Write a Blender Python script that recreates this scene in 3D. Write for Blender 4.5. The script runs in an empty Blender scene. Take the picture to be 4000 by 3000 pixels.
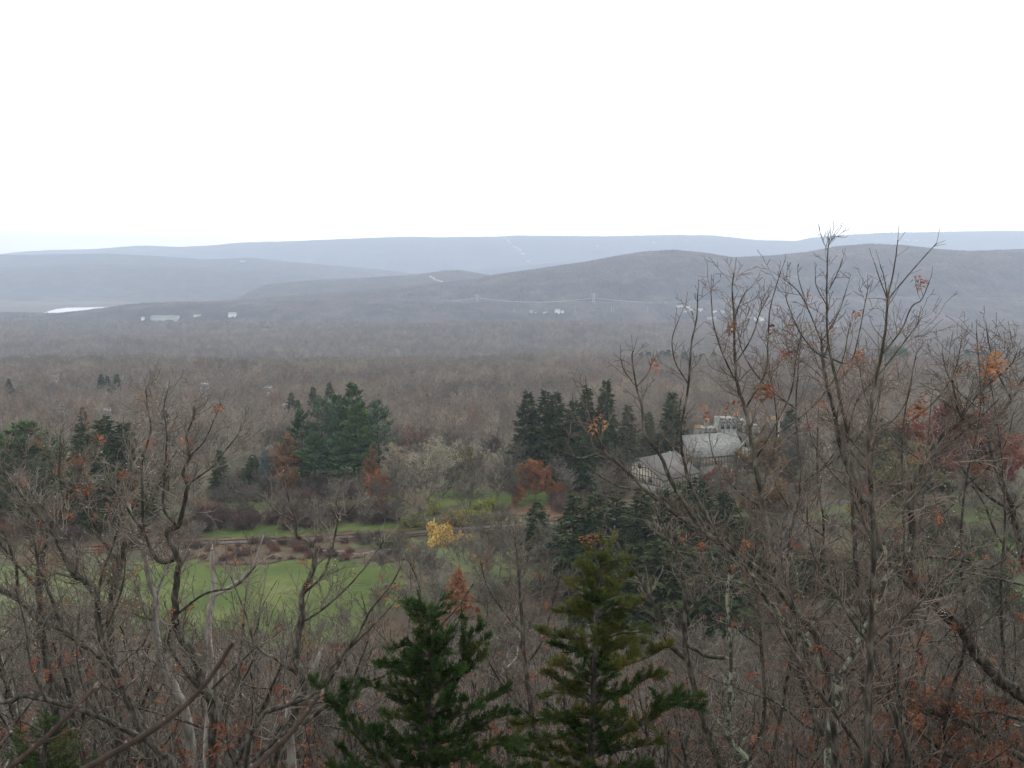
import bpy, math, random
import numpy as np
from mathutils import Vector, Matrix, noise as mn

# ------------------------------------------------------------------ camera
H = 70.0                       # eye height above the garden lawns (m)
F = 3464.0                     # focal length in photograph pixels (4000 wide)
PITCH = math.radians(7.13)
CP, SP = math.cos(PITCH), math.sin(PITCH)
sc = bpy.context.scene
C = sc.collection
cam_data = bpy.data.cameras.new("camera")
cam = bpy.data.objects.new("camera", cam_data); C.objects.link(cam)
cam.location = (0, 0, H)
cam.rotation_euler = (math.pi/2 - PITCH, 0, 0)
cam_data.sensor_width = 36.0
cam_data.lens = 36.0*F/4000.0
cam_data.clip_start = 0.1
cam_data.clip_end = 40000
cam_data.dof.use_dof = True
cam_data.dof.focus_distance = 45.0
cam_data.dof.aperture_fstop = 6.5
sc.camera = cam

# ------------------------------------------------------------------ light
SUN_EL, SUN_AZ = math.radians(38), math.radians(25)     # behind thick cloud, ahead and to the right
w = bpy.data.worlds.new("World"); sc.world = w; w.use_nodes = True
nt = w.node_tree; nt.nodes.clear()
out = nt.nodes.new("ShaderNodeOutputWorld")
bg = nt.nodes.new("ShaderNodeBackground"); bg.inputs[1].default_value = 1.0
sky = nt.nodes.new("ShaderNodeTexSky"); sky.sky_type = 'NISHITA'; sky.sun_disc = False
sky.sun_elevation = SUN_EL; sky.sun_rotation = SUN_AZ
skm = nt.nodes.new("ShaderNodeVectorMath"); skm.operation = 'SCALE'; skm.inputs['Scale'].default_value = 0.10
nt.links.new(sky.outputs[0], skm.inputs[0])
tc = nt.nodes.new("ShaderNodeTexCoord")
mp = nt.nodes.new("ShaderNodeMapping"); mp.inputs['Scale'].default_value = (1.0, 1.0, 5.0)
nt.links.new(tc.outputs['Generated'], mp.inputs[0])
nz = nt.nodes.new("ShaderNodeTexNoise"); nz.inputs['Scale'].default_value = 1.6; nz.inputs['Detail'].default_value = 5
nt.links.new(mp.outputs[0], nz.inputs['Vector'])
cr = nt.nodes.new("ShaderNodeValToRGB")                  # the cloud deck
cr.color_ramp.elements[0].position = 0.33; cr.color_ramp.elements[0].color = (.78, .785, .80, 1); e_ = cr.color_ramp.elements.new(.44); e_.color = (1.42, 1.42, 1.44, 1)
cr.color_ramp.elements[1].position = 0.7; cr.color_ramp.elements[1].color = (1.75, 1.73, 1.70, 1)
nt.links.new(nz.outputs['Fac'], cr.inputs[0])
sx = nt.nodes.new("ShaderNodeSeparateXYZ"); nt.links.new(tc.outputs['Generated'], sx.inputs[0])
hr = nt.nodes.new("ShaderNodeMapRange"); hr.inputs[1].default_value = 0.0; hr.inputs[2].default_value = 0.12; hr.inputs[3].default_value = 1.0; hr.inputs[4].default_value = 0.0
nt.links.new(sx.outputs['Z'], hr.inputs[0])
hm = nt.nodes.new("ShaderNodeMixRGB"); hm.blend_type = 'MULTIPLY'; hm.inputs[2].default_value = (2.1, 1.92, 1.65, 1)   # thin, warm band low in the cloud
nt.links.new(hr.outputs[0], hm.inputs[0]); nt.links.new(cr.outputs[0], hm.inputs[1])
mx = nt.nodes.new("ShaderNodeMixRGB"); mx.inputs[0].default_value = 0.92
nt.links.new(skm.outputs[0], mx.inputs[1]); nt.links.new(hm.outputs[0], mx.inputs[2])
nt.links.new(mx.outputs[0], bg.inputs[0]); nt.links.new(bg.outputs[0], out.inputs[0])
sd = bpy.data.lights.new("sun", 'SUN'); sd.energy = 0.8; sd.angle = math.radians(20); sd.color = (1.0, 0.97, 0.93)
sun = bpy.data.objects.new("sun", sd); C.objects.link(sun)
sun.rotation_euler = (math.pi/2 - SUN_EL, 0, -SUN_AZ + math.pi)
sun.location = (0, 0, 300)

vs = sc.view_settings
vs.view_transform = 'Standard'; vs.look = 'None'; vs.gamma = 1.0; vs.exposure = 0.45
cy = sc.cycles
cy.max_bounces = 4; cy.diffuse_bounces = 2; cy.glossy_bounces = 1; cy.transmission_bounces = 1
cy.transparent_max_bounces = 4; cy.volume_bounces = 1
cy.use_adaptive_sampling = True; cy.adaptive_threshold = 0.02
cy.use_denoising = True; cy.denoiser = "OPENIMAGEDENOISE"; cy.denoising_input_passes = "RGB_ALBEDO_NORMAL"; cy.denoising_prefilter = "ACCURATE"
cy.sample_clamp_indirect = 4.0
cy.caustics_reflective = False; cy.caustics_refractive = False

# ------------------------------------------------------------------ geometry of the view -> places on the ground
PY = [-400, -20, 0, 4, 10, 30, 60, 100, 130, 160, 330, 480, 800, 1150, 1320, 1700, 14000]
PZ = [76, 70, 68.3, 66, 60, 44, 25, 7.5, 1.8, 0, -1, -12, -30, -50, -88, -110, -110]

def zt(x, y):
    x = np.asarray(x, float); y = np.asarray(y, float)
    z = np.interp(y, PY, PZ)
    a = np.clip((y-140)/200, 0, 1)
    z = z + a*0.9*(np.sin(x*0.031+1.3)*np.cos(y*0.027+x*0.01))
    b = np.clip((y-360)/400, 0, 1)
    z = z + b*(3.0*np.sin(x*0.009+0.5)*np.sin(y*0.011+1)+1.6*np.sin(x*0.023+y*0.017))
    c = np.clip((y-1500)/800, 0, 1)
    z = z + c*(9*np.sin(x*0.0026+2+y*0.001)*np.sin(y*0.0042)+5*np.sin(x*0.006+1)*np.cos(y*0.007+x*.002))
    s = np.clip((y-2)/20, 0, 1)*np.clip((150-y)/60, 0, 1)
    z = z + s*1.5*(np.sin(x*0.11+y*0.05)+0.5*np.sin(x*0.27+1))
    return z

def zz(x, y): return float(zt(x, y))
def P(u, v, y):
    """photo pixel + depth -> world point"""
    du, dv = (u-2000)/F, -(v-1500)/F
    d = Vector((du, CP+dv*SP, -SP+dv*CP))
    return Vector((0, 0, H)) + d*(y/d.y)
def zat(v, y):
    dv = -(v-1500)/F
    return H + y*(dv*CP-SP)/(CP+dv*SP)
def gp(u, y):
    """ground point at depth y under photo column u"""
    x = (u-2000)/F*y
    for _ in range(4):
        z = zz(x, y); t = y*CP-(z-H)*SP; x = (u-2000)/F*t
    return Vector((x, y, zz(x, y)))
def gv(u, v):
    """ground point seen at pixel (u, v)"""
    lo, hi = 20.0, 6000.0
    for _ in range(50):
        m = (lo+hi)/2
        p = P(u, v, m)
        if p.z > zz(p.x, p.y): lo = m
        else: hi = m
    return P(u, v, lo)

# ------------------------------------------------------------------ helpers
def mesh_np(name, verts, faces_list, mats=None, midx=None, smooth=False):
    """faces_list: list of (n,k) int arrays"""
    me = bpy.data.meshes.new(name)
    verts = np.asarray(verts, np.float32).reshape(-1, 3)
    me.vertices.add(len(verts)); me.vertices.foreach_set('co', verts.ravel())
    loops = np.concatenate([f.ravel() for f in faces_list]).astype(np.int32)
    tot = np.concatenate([np.full(len(f), f.shape[1], np.int32) for f in faces_list])
    st = np.concatenate([[0], np.cumsum(tot)[:-1]]).astype(np.int32)
    me.loops.add(len(loops)); me.loops.foreach_set('vertex_index', loops)
    me.polygons.add(len(tot)); me.polygons.foreach_set('loop_start', st)
    try: me.polygons.foreach_set('loop_total', tot)
    except Exception: pass
    if smooth: me.polygons.foreach_set('use_smooth', np.ones(len(tot), bool))
    for m in (mats or []): me.materials.append(m)
    if midx is not None: me.polygons.foreach_set('material_index', np.asarray(midx, np.int32))
    me.update(calc_edges=True)
    return me

def link(name, me, parent=None, loc=None):
    o = bpy.data.objects.new(name, me); C.objects.link(o)
    if parent is not None: o.parent = parent
    if loc is not None: o.location = loc
    return o
def tag(o, label=None, cat=None, group=None, kind=None):
    if label: o['label'] = label
    if cat: o['category'] = cat
    if group: o['group'] = group
    if kind: o['kind'] = kind
    return o
def empty(name, loc, rz=0.0, s=1.0):
    o = bpy.data.objects.new(name, None); C.objects.link(o)
    o.location = loc; o.rotation_euler = (0, 0, rz)
    o.scale = (s, s, s) if not isinstance(s, tuple) else s
    o.empty_display_size = 0.3
    return o
def copy_thing(root, name, loc, rz, s, label, cat, group=None, mats=None):
    c = root.copy(); C.objects.link(c); c.name = name
    for k in ('group', 'kind'):
        if k in c: del c[k]
    c.location = loc; c.rotation_euler = (0, 0, rz)
    c.scale = s if isinstance(s, tuple) else (s, s, s)
    for ch in list(root.children):
        d = ch.copy(); C.objects.link(d); d.parent = c
    tag(c, label, cat, group)
    return c

MATS = {}
def N(t, k, **kw):
    n = t.nodes.new(k)
    for a, b in kw.items(): n.inputs[a.replace('_', ' ')].default_value = b
    return n
def mat(name, c1, c2, scale=3.0, rough=0.85, detail=4, rnd=0.0, bump=0.0, c3=None, lo=.35, hi=.65, spec=0.25, coord='Object', stretch=None, transl=0.0, nrough=.5):
    if name in MATS: return MATS[name]
    m = bpy.data.materials.new(name); m.use_nodes = True
    t = m.node_tree; b = t.nodes['Principled BSDF']
    b.inputs['Roughness'].default_value = rough
    b.inputs['Specular IOR Level'].default_value = spec
    tc = t.nodes.new('ShaderNodeTexCoord'); src = tc.outputs[coord]
    if stretch:
        mp = t.nodes.new('ShaderNodeMapping'); mp.inputs['Scale'].default_value = stretch
        t.links.new(src, mp.inputs[0]); src = mp.outputs[0]
    n = N(t, 'ShaderNodeTexNoise', Scale=scale, Detail=detail, Roughness=nrough); t.links.new(src, n.inputs['Vector'])
    r = t.nodes.new('ShaderNodeValToRGB'); t.links.new(n.outputs['Fac'], r.inputs[0])
    e = r.color_ramp.elements
    e[0].position = lo; e[0].color = (*c1, 1); e[1].position = hi; e[1].color = (*c2, 1)
    if c3: k = e.new((lo+hi)/2); k.color = (*c3, 1)
    col = r.outputs[0]
    if rnd:
        oi = t.nodes.new('ShaderNodeObjectInfo')
        mr = t.nodes.new('ShaderNodeMapRange'); mr.inputs[3].default_value = 1-rnd; mr.inputs[4].default_value = 1+rnd
        t.links.new(oi.outputs['Random'], mr.inputs[0])
        vm = t.nodes.new('ShaderNodeVectorMath'); vm.operation = 'SCALE'
        t.links.new(col, vm.inputs[0]); t.links.new(mr.outputs[0], vm.inputs['Scale']); col = vm.outputs[0]
    t.links.new(col, b.inputs['Base Color'])
    if bump:
        bp = N(t, 'ShaderNodeBump', Strength=bump); t.links.new(n.outputs['Fac'], bp.inputs['Height'])
        t.links.new(bp.outputs[0], b.inputs['Normal'])
    if transl:
        tr = t.nodes.new('ShaderNodeBsdfTranslucent'); t.links.new(col, tr.inputs[0])
        ms = t.nodes.new('ShaderNodeMixShader'); ms.inputs[0].default_value = transl
        t.links.new(b.outputs[0], ms.inputs[1]); t.links.new(tr.outputs[0], ms.inputs[2])
        t.links.new(ms.outputs[0], t.nodes['Material Output'].inputs[0])
    MATS[name] = m
    return m

# --- tubes
def tube(pts, rad, sides=7, wob=0.0, seed=0):
    """one continuous tube -> verts, quads"""
    pts = np.asarray(pts, float); rad = np.asarray(rad, float); n = len(pts)
    tan = np.gradient(pts, axis=0); tan /= np.linalg.norm(tan, axis=1)[:, None]+1e-9
    up = np.array([0.3, 0.2, 1.0]) if abs(tan[0][2]) < .8 else np.array([1.0, 0.1, 0])
    u = np.cross(tan, up); u /= np.linalg.norm(u, axis=1)[:, None]+1e-9
    v = np.cross(tan, u)
    a = np.arange(sides)/sides*2*math.pi
    rs = np.random.RandomState(seed)
    rr = rad[:, None]*(1+wob*rs.uniform(-1, 1, (n, sides)))
    V = pts[:, None, :]+rr[..., None]*(np.cos(a)[None, :, None]*u[:, None, :]+np.sin(a)[None, :, None]*v[:, None, :])
    V = V.reshape(-1, 3)
    i = np.arange(n-1)[:, None]*sides; j = np.arange(sides)[None, :]; j2 = (j+1) % sides
    q = np.stack([i+j, i+j2, i+sides+j2, i+sides+j], -1).reshape(-1, 4)
    V = np.vstack([V, pts[-1:]+tan[-1]*rad[-1]])
    k = (n-1)*sides
    tri = np.stack([np.full(sides, len(V)-1), k+(np.arange(sides)+1) % sides, k+np.arange(sides)], -1)
    return V, q, tri
def merge(parts):
    Vs, Q, T, o = [], [], [], 0
    for V, q, t in parts:
        Vs.append(V)
        if len(q): Q.append(q+o)
        if len(t): T.append(t+o)
        o += len(V)
    f = []
    if Q: f.append(np.vstack(Q))
    if T: f.append(np.vstack(T))
    return np.vstack(Vs), f
def seg_geo(segs, sides=3):
    """independent frusta, vectorised"""
    A = np.array([(*s[0], *s[1], s[2], s[3]) for s in segs], float)
    p0, p1, r0, r1 = A[:, :3], A[:, 3:6], A[:, 6], A[:, 7]
    ax = p1-p0; ax /= np.linalg.norm(ax, axis=1)[:, None]+1e-9
    ref = np.where(np.abs(ax[:, 2:3]) < .85, np.array([[0, 0, 1.0]]), np.array([[1.0, 0, 0]]))
    u = np.cross(ax, ref); u /= np.linalg.norm(u, axis=1)[:, None]+1e-9
    v = np.cross(ax, u)
    a = np.arange(sides)/sides*2*math.pi
    ring = np.cos(a)[None, :, None]*u[:, None, :]+np.sin(a)[None, :, None]*v[:, None, :]
    V = np.concatenate([p0[:, None]+r0[:, None, None]*ring, p1[:, None]+r1[:, None, None]*ring], 1).reshape(-1, 3)
    n = len(A); i = np.arange(n)[:, None]*2*sides; j = np.arange(sides)[None]; j2 = (j+1) % sides
    q = np.stack([i+j, i+j2, i+sides+j2, i+sides+j], -1).reshape(-1, 4)
    return V, q
def smooth_poly(pts, rad, k=4, jit=0.0, R=None):
    """Catmull-Rom through the points"""
    P_ = [np.array(p, float) for p in pts]; n = len(P_)
    op, orr = [], []
    for i in range(n-1):
        p0 = P_[max(i-1, 0)]; p1 = P_[i]; p2 = P_[i+1]; p3 = P_[min(i+2, n-1)]
        for s in range(k):
            t = s/k
            q = 0.5*((2*p1)+(-p0+p2)*t+(2*p0-5*p1+4*p2-p3)*t*t+(-p0+3*p1-3*p2+p3)*t**3)
            if jit and R and (i or s): q = q+np.array([R.gauss(0, jit), R.gauss(0, jit), R.gauss(0, jit)])*rad[i]
            op.append(q); orr.append(rad[i]*(1-t)+rad[i+1]*t)
    op.append(P_[-1]); orr.append(rad[-1])
    return op, orr

# --- bare branching
def rot_off(d, ang, R):
    a = Vector((R.uniform(-1, 1), R.uniform(-1, 1), R.uniform(-1, 1)))
    p = d.cross(a)
    if p.length < 1e-4: p = Vector((1, 0, 0))
    p.normalize()
    return (d*math.cos(ang)+p*math.sin(ang)).normalized()
class Grow:
    def __init__(s, seed, step=0.25, wob=0.16, up=0.05, ratio=0.6, maxl=4, dens=1.0, rmin=0.003, ang=(0.5, 0.95), taper=0.55, leafp=0.0):
        s.R = random.Random(seed); s.segs = []; s.tips = []; s.limbs = []
        s.step = step; s.wob = wob; s.up = up; s.ratio = ratio; s.maxl = maxl; s.dens = dens; s.rmin = rmin; s.ang = ang; s.taper = taper; s.leafp = leafp
    def branch(s, p, d, L, r, lvl, limb=False):
        R = s.R; p = Vector(p); d = Vector(d).normalized()
        st = s.step*(0.6 if lvl >= s.maxl else 1.0)
        n = max(2, int(L/st)); st = L/n; r_end = max(s.rmin, r*(0.25 if lvl < s.maxl else .5))
        pts = [p.copy()]; rad = [r]
        for i in range(n):
            f = (i+1)/n
            d = (d+Vector((R.gauss(0, s.wob), R.gauss(0, s.wob), R.gauss(0, s.wob)+s.up*(1+.4*lvl)))).normalized()
            q = p+d*st; r1 = r*(1-f)+r_end*f if True else r
            r1 = max(s.rmin, r+(r_end-r)*f)
            pts.append(q.copy()); rad.append(r1)
            if not limb: s.segs.append((tuple(p), tuple(q), rad[-2], r1))
            if lvl < s.maxl and f > .12:
                k = s.dens*st/(0.16*L+0.10)
                while R.random() < k:
                    k -= 1
                    cl = L*s.ratio*(1.05-0.6*f)*R.uniform(.6, 1.15)
                    if cl > .08:
                        s.branch(p+(q-p)*R.random(), rot_off(d, R.uniform(*s.ang), R), cl, max(s.rmin, r1*s.taper), lvl+1)
            p = q
        s.tips.append((p.copy(), d.copy()))
        if limb: s.limbs.append((pts, rad))
    def along(s, pts, rad, lvl=1, L=2.0, n=20, start=.15, up=None, flat=0.35):
        """children along a hand-laid limb"""
        R = s.R; m = len(pts)
        for _ in range(n):
            t = (start+(1-start)*R.random())*(m-1); i = min(int(t), m-2); f = t-i
            p = Vector(pts[i]).lerp(Vector(pts[i+1]), f); d = (Vector(pts[i+1])-Vector(pts[i])).normalized()
            r = rad[i]*(1-f)+rad[i+1]*f
            nd = rot_off(d, R.uniform(.6, 1.25), R); nd.z = nd.z*.8+flat*.7
            s.branch(p, nd, L*R.uniform(.45, 1.1)*(1.1-.5*t/m), max(s.rmin, min(r*.42, 0.009*L+.003)), lvl)

# --- leaves
OAK = np.array([(0, 0), (.10, .10), (.30, .16), (.18, .30), (.46, .42), (.26, .52), (.44, .72), (.18, .74), (.0, 1.0)])
def leaf_geo(centres, size, R, droop=0.4):
    """lobed leaves, folded along the midrib"""
    half = len(OAK); out2 = [(x, y) for x, y in OAK]+[(-x, y) for x, y in OAK[-2:0:-1]]
    base = np.array(out2)
    Vs, Fs, o = [], [], 0
    nb = len(base)
    for c in centres:
        s = size*R.uniform(.6, 1.2)
        m = Matrix.Rotation(R.uniform(0, 6.28), 3, 'Z') @ Matrix.Rotation(R.gauss(-1.2, .8), 3, 'X') @ Matrix.Rotation(R.gauss(0, .6), 3, 'Y')
        fold = R.uniform(.2, .9); curl = R.uniform(-.5, .7)
        V3 = [m @ Vector((x*s, y*s, (abs(x)*fold-curl*y*y)*s)) for x, y in base]
        mid = [m @ Vector((0, y*s, -curl*y*y*s)) for y in (0.25, .5, .75)]
        vs_ = [np.array(v)+np.array(c) for v in V3+mid]
        Vs += vs_
        h = half
        # right side fan to mid points, left side fan
        i0 = o; M1, M2, M3 = o+nb, o+nb+1, o+nb+2
        rgt = list(range(0, h)); lft = [0]+list(range(nb-1, h-2, -1))
        for side in (rgt, lft):
            for a in range(len(side)-1):
                y = (base[side[a]][1]+base[side[a+1]][1])/2
                mm = M1 if y < .38 else (M2 if y < .63 else M3)
                Fs.append((i0+side[a], i0+side[a+1], mm))
            Fs.append((i0+side[0], M1, M1)) if False else None
        o += nb+3
    return np.array(Vs), [np.array(Fs, int)]
def blob_geo(centres, r, sides=6):
    """tiny acorn cups: squat octahedral beads"""
    b = np.array([(1, 0, 0), (0, 1, 0), (-1, 0, 0), (0, -1, 0), (0, 0, .8), (0, 0, -.5)])*r
    f = np.array([(0, 1, 4), (1, 2, 4), (2, 3, 4), (3, 0, 4), (1, 0, 5), (2, 1, 5), (3, 2, 5), (0, 3, 5)])
    Cn = np.array([tuple(c) for c in centres])
    V = (Cn[:, None]+b[None]).reshape(-1, 3)
    Fc = (np.arange(len(Cn))[:, None, None]*6+f[None]).reshape(-1, 3)
    return V, [Fc]
def shards(cent, dirs, ln, wd, rs):
    """small pointed leaf/needle-spray faces: n triangles-pairs at centres along dirs"""
    n = len(cent); dirs = dirs/(np.linalg.norm(dirs, axis=1)[:, None]+1e-9)
    a = rs.normal(size=(n, 3)); u = np.cross(dirs, a); u /= np.linalg.norm(u, axis=1)[:, None]+1e-9
    L = (ln*rs.uniform(.6, 1.3, n))[:, None]; W = (wd*rs.uniform(.6, 1.3, n))[:, None]
    p = np.stack([cent, cent+dirs*L*.45+u*W, cent+dirs*L, cent+dirs*L*.45-u*W], 1).reshape(-1, 3)
    q = np.arange(n*4).reshape(n, 4)
    return p, q

# ------------------------------------------------------------------ materials
M_bark = mat('bark_grey_brown', (.028, .025, .020), (.16, .147, .122), 12, c3=(.068, .062, .050), bump=.9, rnd=.2, stretch=(1, 1, .35))
M_bark_pale = mat('bark_pale_grey', (.13, .118, .105), (.29, .27, .245), 7, bump=.4, rnd=.1, stretch=(1, 1, .3))
M_lichen = mat('bark_with_lichen', (.05, .047, .038), (.25, .28, .205), 8, lo=.47, hi=.58, bump=.4)
M_snag = mat('weathered_wood', (.18, .16, .14), (.42, .39, .35), 8, bump=.4, stretch=(1, 1, .25))
M_twig = mat('twig_brown', (.065, .054, .042), (.225, .195, .163), 2.0, rnd=.25)
M_twig_red = mat('twig_red_brown', (.095, .073, .058), (.225, .18, .15), 2.0, rnd=.2)
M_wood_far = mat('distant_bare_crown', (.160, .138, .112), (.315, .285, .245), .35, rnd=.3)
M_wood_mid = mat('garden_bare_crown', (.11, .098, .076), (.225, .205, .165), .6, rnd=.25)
M_oak = mat('dead_oak_leaf', (.17, .050, .028), (.40, .18, .10), 3.5, rnd=.2, transl=.35, lo=.3, hi=.7)
M_oak_pale = mat('tan_dead_leaf', (.32, .13, .07), (.50, .30, .17), 3.0, transl=.35)
M_yleaf = mat('yellow_leaf', (.45, .28, .04), (.40, .36, .06), 3.0, transl=.35)
M_acorn = mat('acorn_cup', (.5, .46, .40), (.7, .66, .60), 5.0)
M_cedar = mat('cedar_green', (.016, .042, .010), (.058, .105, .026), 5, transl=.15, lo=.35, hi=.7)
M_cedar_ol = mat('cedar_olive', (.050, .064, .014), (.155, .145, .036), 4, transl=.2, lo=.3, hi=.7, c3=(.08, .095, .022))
M_pine = mat('pine_green', (.036, .072, .030), (.090, .15, .062), .5, rnd=.15)
M_pine_b = mat('pine_blue_green', (.055, .095, .055), (.12, .175, .105), .5, rnd=.1)
M_spruce = mat('spruce_green', (.018, .032, .011), (.052, .074, .025), .5, rnd=.2)
M_spruce_dk = mat('dark_olive_conifer', (.028, .042, .012), (.078, .094, .032), .5, rnd=.15)
M_spruce_ol = mat('olive_conifer_green', (.055, .065, .028), (.11, .115, .05), .5, rnd=.15)
M_spruce_bl = mat('blue_spruce', (.08, .11, .11), (.15, .19, .19), .5)
M_bright = mat('bright_pine_green', (.05, .085, .03), (.10, .15, .05), .5)

# ------------------------------------------------------------------ ground
def cover(x, y):
    """real surface colours of the ground, per vertex"""
    n = len(x); c = np.zeros((n, 4)); c[:, 3] = 1
    n1 = np.sin(x*.13+2*np.sin(y*.05))*np.sin(y*.11+x*.03)+.6*np.sin(x*.37+y*.21)
    litter = np.array([.070, .058, .042]); grass = np.array([.080, .078, .048]); wood = np.array([.105, .09, .068]); val = np.array([.13, .11, .10])
    g = np.clip((y-150)/40, 0, 1)[:, None]; a = litter*(1-g)+grass*g
    g = np.clip((y-290)/80, 0, 1)[:, None]; a = a*(1-g)+wood*g
    g = np.clip((y-1150)/300, 0, 1)[:, None]; a = a*(1-g)+val*g
    br = np.clip(n1*1.2, 0, 1)[:, None]*((y > 130) & (y < 360))[:, None]
    a = a*(1-br*.75)+np.array([.10, .068, .045])*br*.75
    c[:, :3] = a
    return c
ys = np.concatenate([np.linspace(-300, 0, 12)[:-1], np.linspace(0, 160, 150)[:-1], np.linspace(160, 420, 150)[:-1], np.geomspace(420, 16700, 220)])
aa = np.linspace(-1.15, 1.15, 420)
X = aa[None, :]*(np.maximum(ys, 0)+90)[:, None]; Y = np.repeat(ys[:, None], len(aa), 1)
Z = zt(X, Y)
nr, ncol = X.shape
i = (np.arange(nr-1)[:, None]*ncol+np.arange(ncol-1)[None]).ravel()
quads = np.stack([i, i+1, i+1+ncol, i+ncol], -1)
def cover_mat(name, attr=True, nscale=.35, amp=.5):
    m = bpy.data.materials.new(name); m.use_nodes = True; t = m.node_tree; b = t.nodes['Principled BSDF']
    b.inputs['Roughness'].default_value = .95; b.inputs['Specular IOR Level'].default_value = .1
    at = t.nodes.new('ShaderNodeVertexColor'); at.layer_name = 'cover'
    tc = t.nodes.new('ShaderNodeTexCoord')
    n = N(t, 'ShaderNodeTexNoise', Scale=nscale, Detail=8, Roughness=.7); t.links.new(tc.outputs['Object'], n.inputs['Vector'])
    n2 = N(t, 'ShaderNodeTexNoise', Scale=nscale*.07, Detail=4); t.links.new(tc.outputs['Object'], n2.inputs['Vector'])
    ad = t.nodes.new('ShaderNodeMath'); ad.operation = 'ADD'; t.links.new(n.outputs['Fac'], ad.inputs[0]); t.links.new(n2.outputs['Fac'], ad.inputs[1])
    mr = t.nodes.new('ShaderNodeMapRange'); mr.inputs[1].default_value = .6; mr.inputs[2].default_value = 1.4
    mr.inputs[3].default_value = 1-amp; mr.inputs[4].default_value = 1+amp; t.links.new(ad.outputs[0], mr.inputs[0])
    vm = t.nodes.new('ShaderNodeVectorMath'); vm.operation = 'SCALE'; t.links.new(at.outputs[0], vm.inputs[0]); t.links.new(mr.outputs[0], vm.inputs['Scale'])
    t.links.new(vm.outputs[0], b.inputs['Base Color'])
    return m
me = mesh_np('ground', np.stack([X, Y, Z], -1).reshape(-1, 3), [quads], [cover_mat('ground_cover')], smooth=True)
ca = me.color_attributes.new('cover', 'FLOAT_COLOR', 'POINT')
ca.data.foreach_set('color', cover(X.ravel(), Y.ravel()).astype(np.float32).ravel())
tag(link('ground', me), kind='structure')

# ------------------------------------------------------------------ hills
def fbm(x, y, seed, octs=5, s=1.0):
    rs = np.random.RandomState(seed); r = np.zeros_like(x); a = 1.0
    for o in range(octs):
        for k in range(3):
            th = rs.uniform(0, 6.28); ph = rs.uniform(0, 6.28)
            r += a*np.sin((x*math.cos(th)+y*math.sin(th))*s*rs.uniform(.8, 1.3)+ph)/3
        a *= .55; s *= 2.1
    return r
def hill(name, y0, prof, front, back, base, col, seed, amp=8, nx=900, ny=150, rough=2.0, ntree=0):
    us = np.array([p[0] for p in prof], float); zs = np.array([zat(p[1], y0) for p in prof])
    x0, x1 = -0.66*y0, 0.66*y0
    if us[0] > -200: x0 = (us[0]-2000)/F*y0
    if us[-1] < 4200: x1 = (us[-1]-2000)/F*y0
    xs = np.linspace(x0, x1, nx); tt = np.linspace(-1, 1, ny)
    yy = np.where(tt < 0, y0+tt*front, y0+tt*back)
    X, Y = np.meshgrid(xs, yy); T = np.repeat(tt[:, None], nx, 1)
    crest = np.interp(X*F/y0+2000, us, zs)
    k = np.ones(9)/9
    crest = np.apply_along_axis(lambda r: np.convolve(np.pad(r, 4, mode='edge'), k, mode='valid'), 1, crest)
    Tw = np.clip(T*(1+.0*X), -1, 1)
    bump = np.cos(Tw*math.pi/2)**1.25
    face = fbm(X, Y, seed, 4, 2*math.pi/(front*.9))*amp*np.clip(1-bump, 0, 1)*np.clip(bump*3, 0, 1)*3
    Z = base-25+(crest-base+25)*bump+face
    rs = np.random.RandomState(seed)
    Z += rs.uniform(-1, 1, Z.shape)*rough*np.clip(bump*2, 0, 1)
    i = (np.arange(ny-1)[:, None]*nx+np.arange(nx-1)[None]).ravel()
    q = np.stack([i, i+1, i+1+nx, i+nx], -1)
    me = mesh_np(name, np.stack([X, Y, Z], -1).reshape(-1, 3), [q], [col])
    return tag(link(name, me), kind='structure'), (xs, yy, Z)
M_hill = mat('wooded_hillside', (.030, .029, .034), (.115, .088, .085), .008, detail=15, nrough=.74, c3=(.058, .050, .052), lo=.36, hi=.64)
M_hill2 = mat('wooded_hillside_far', (.035, .035, .038), (.09, .085, .085), .004, detail=12, lo=.36, hi=.64)
far_prof = [(-700, 1005), (0, 998), (82, 994), (158, 984), (253, 978), (411, 975), (589, 961), (728, 966), (855, 961), (981, 949), (1139, 945), (1400, 934), (1590, 927), (1716, 929), (1970, 926), (2001, 922), (2350, 925), (2603, 920), (2758, 921), (2916, 939), (3094, 944), (3157, 929), (3296, 918), (3423, 911), (3644, 908), (3866, 904), (4000, 906), (4700, 900)]
_, HF = hill('far_ridge', 13500, far_prof, 3300, 1800, -110, M_hill2, 3, amp=20, rough=7)
hill('hazy_hill', 10000, [(1300, 1075), (1500, 1068), (1800, 1058), (2000, 1044), (2150, 1028), (2250, 1031), (2450, 1042), (2700, 1060), (2900, 1080)], 900, 800, -110, M_hill2, 5, nx=400, ny=60, rough=5)
_, HD = hill('left_hill', 8300, [(-700, 1003), (0, 998), (200, 996), (443, 992), (633, 1002), (823, 1015), (987, 1008), (1139, 1024), (1330, 1040), (1500, 1055), (1700, 1080), (1900, 1110)], 1400, 800, -110, M_hill, 7, amp=18, rough=6)
hill('left_shoulder', 7100, [(-700, 1060), (-200, 1050), (0, 1047), (150, 1044), (280, 1036), (400, 1032), (600, 1040), (800, 1046), (1100, 1062), (1300, 1085), (1500, 1115), (1700, 1140)], 1500, 700, -110, M_hill, 9, rough=5)
_, HC = hill('quarry_hill', 5300, [(960, 1165), (1010, 1142), (1060, 1112), (1200, 1098), (1400, 1088), (1600, 1076), (1680, 1068), (1740, 1058), (1800, 1057), (1900, 1074), (2000, 1094), (2200, 1110), (2400, 1130)], 900, 600, -110, M_hill, 11, nx=600, rough=5)
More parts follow.
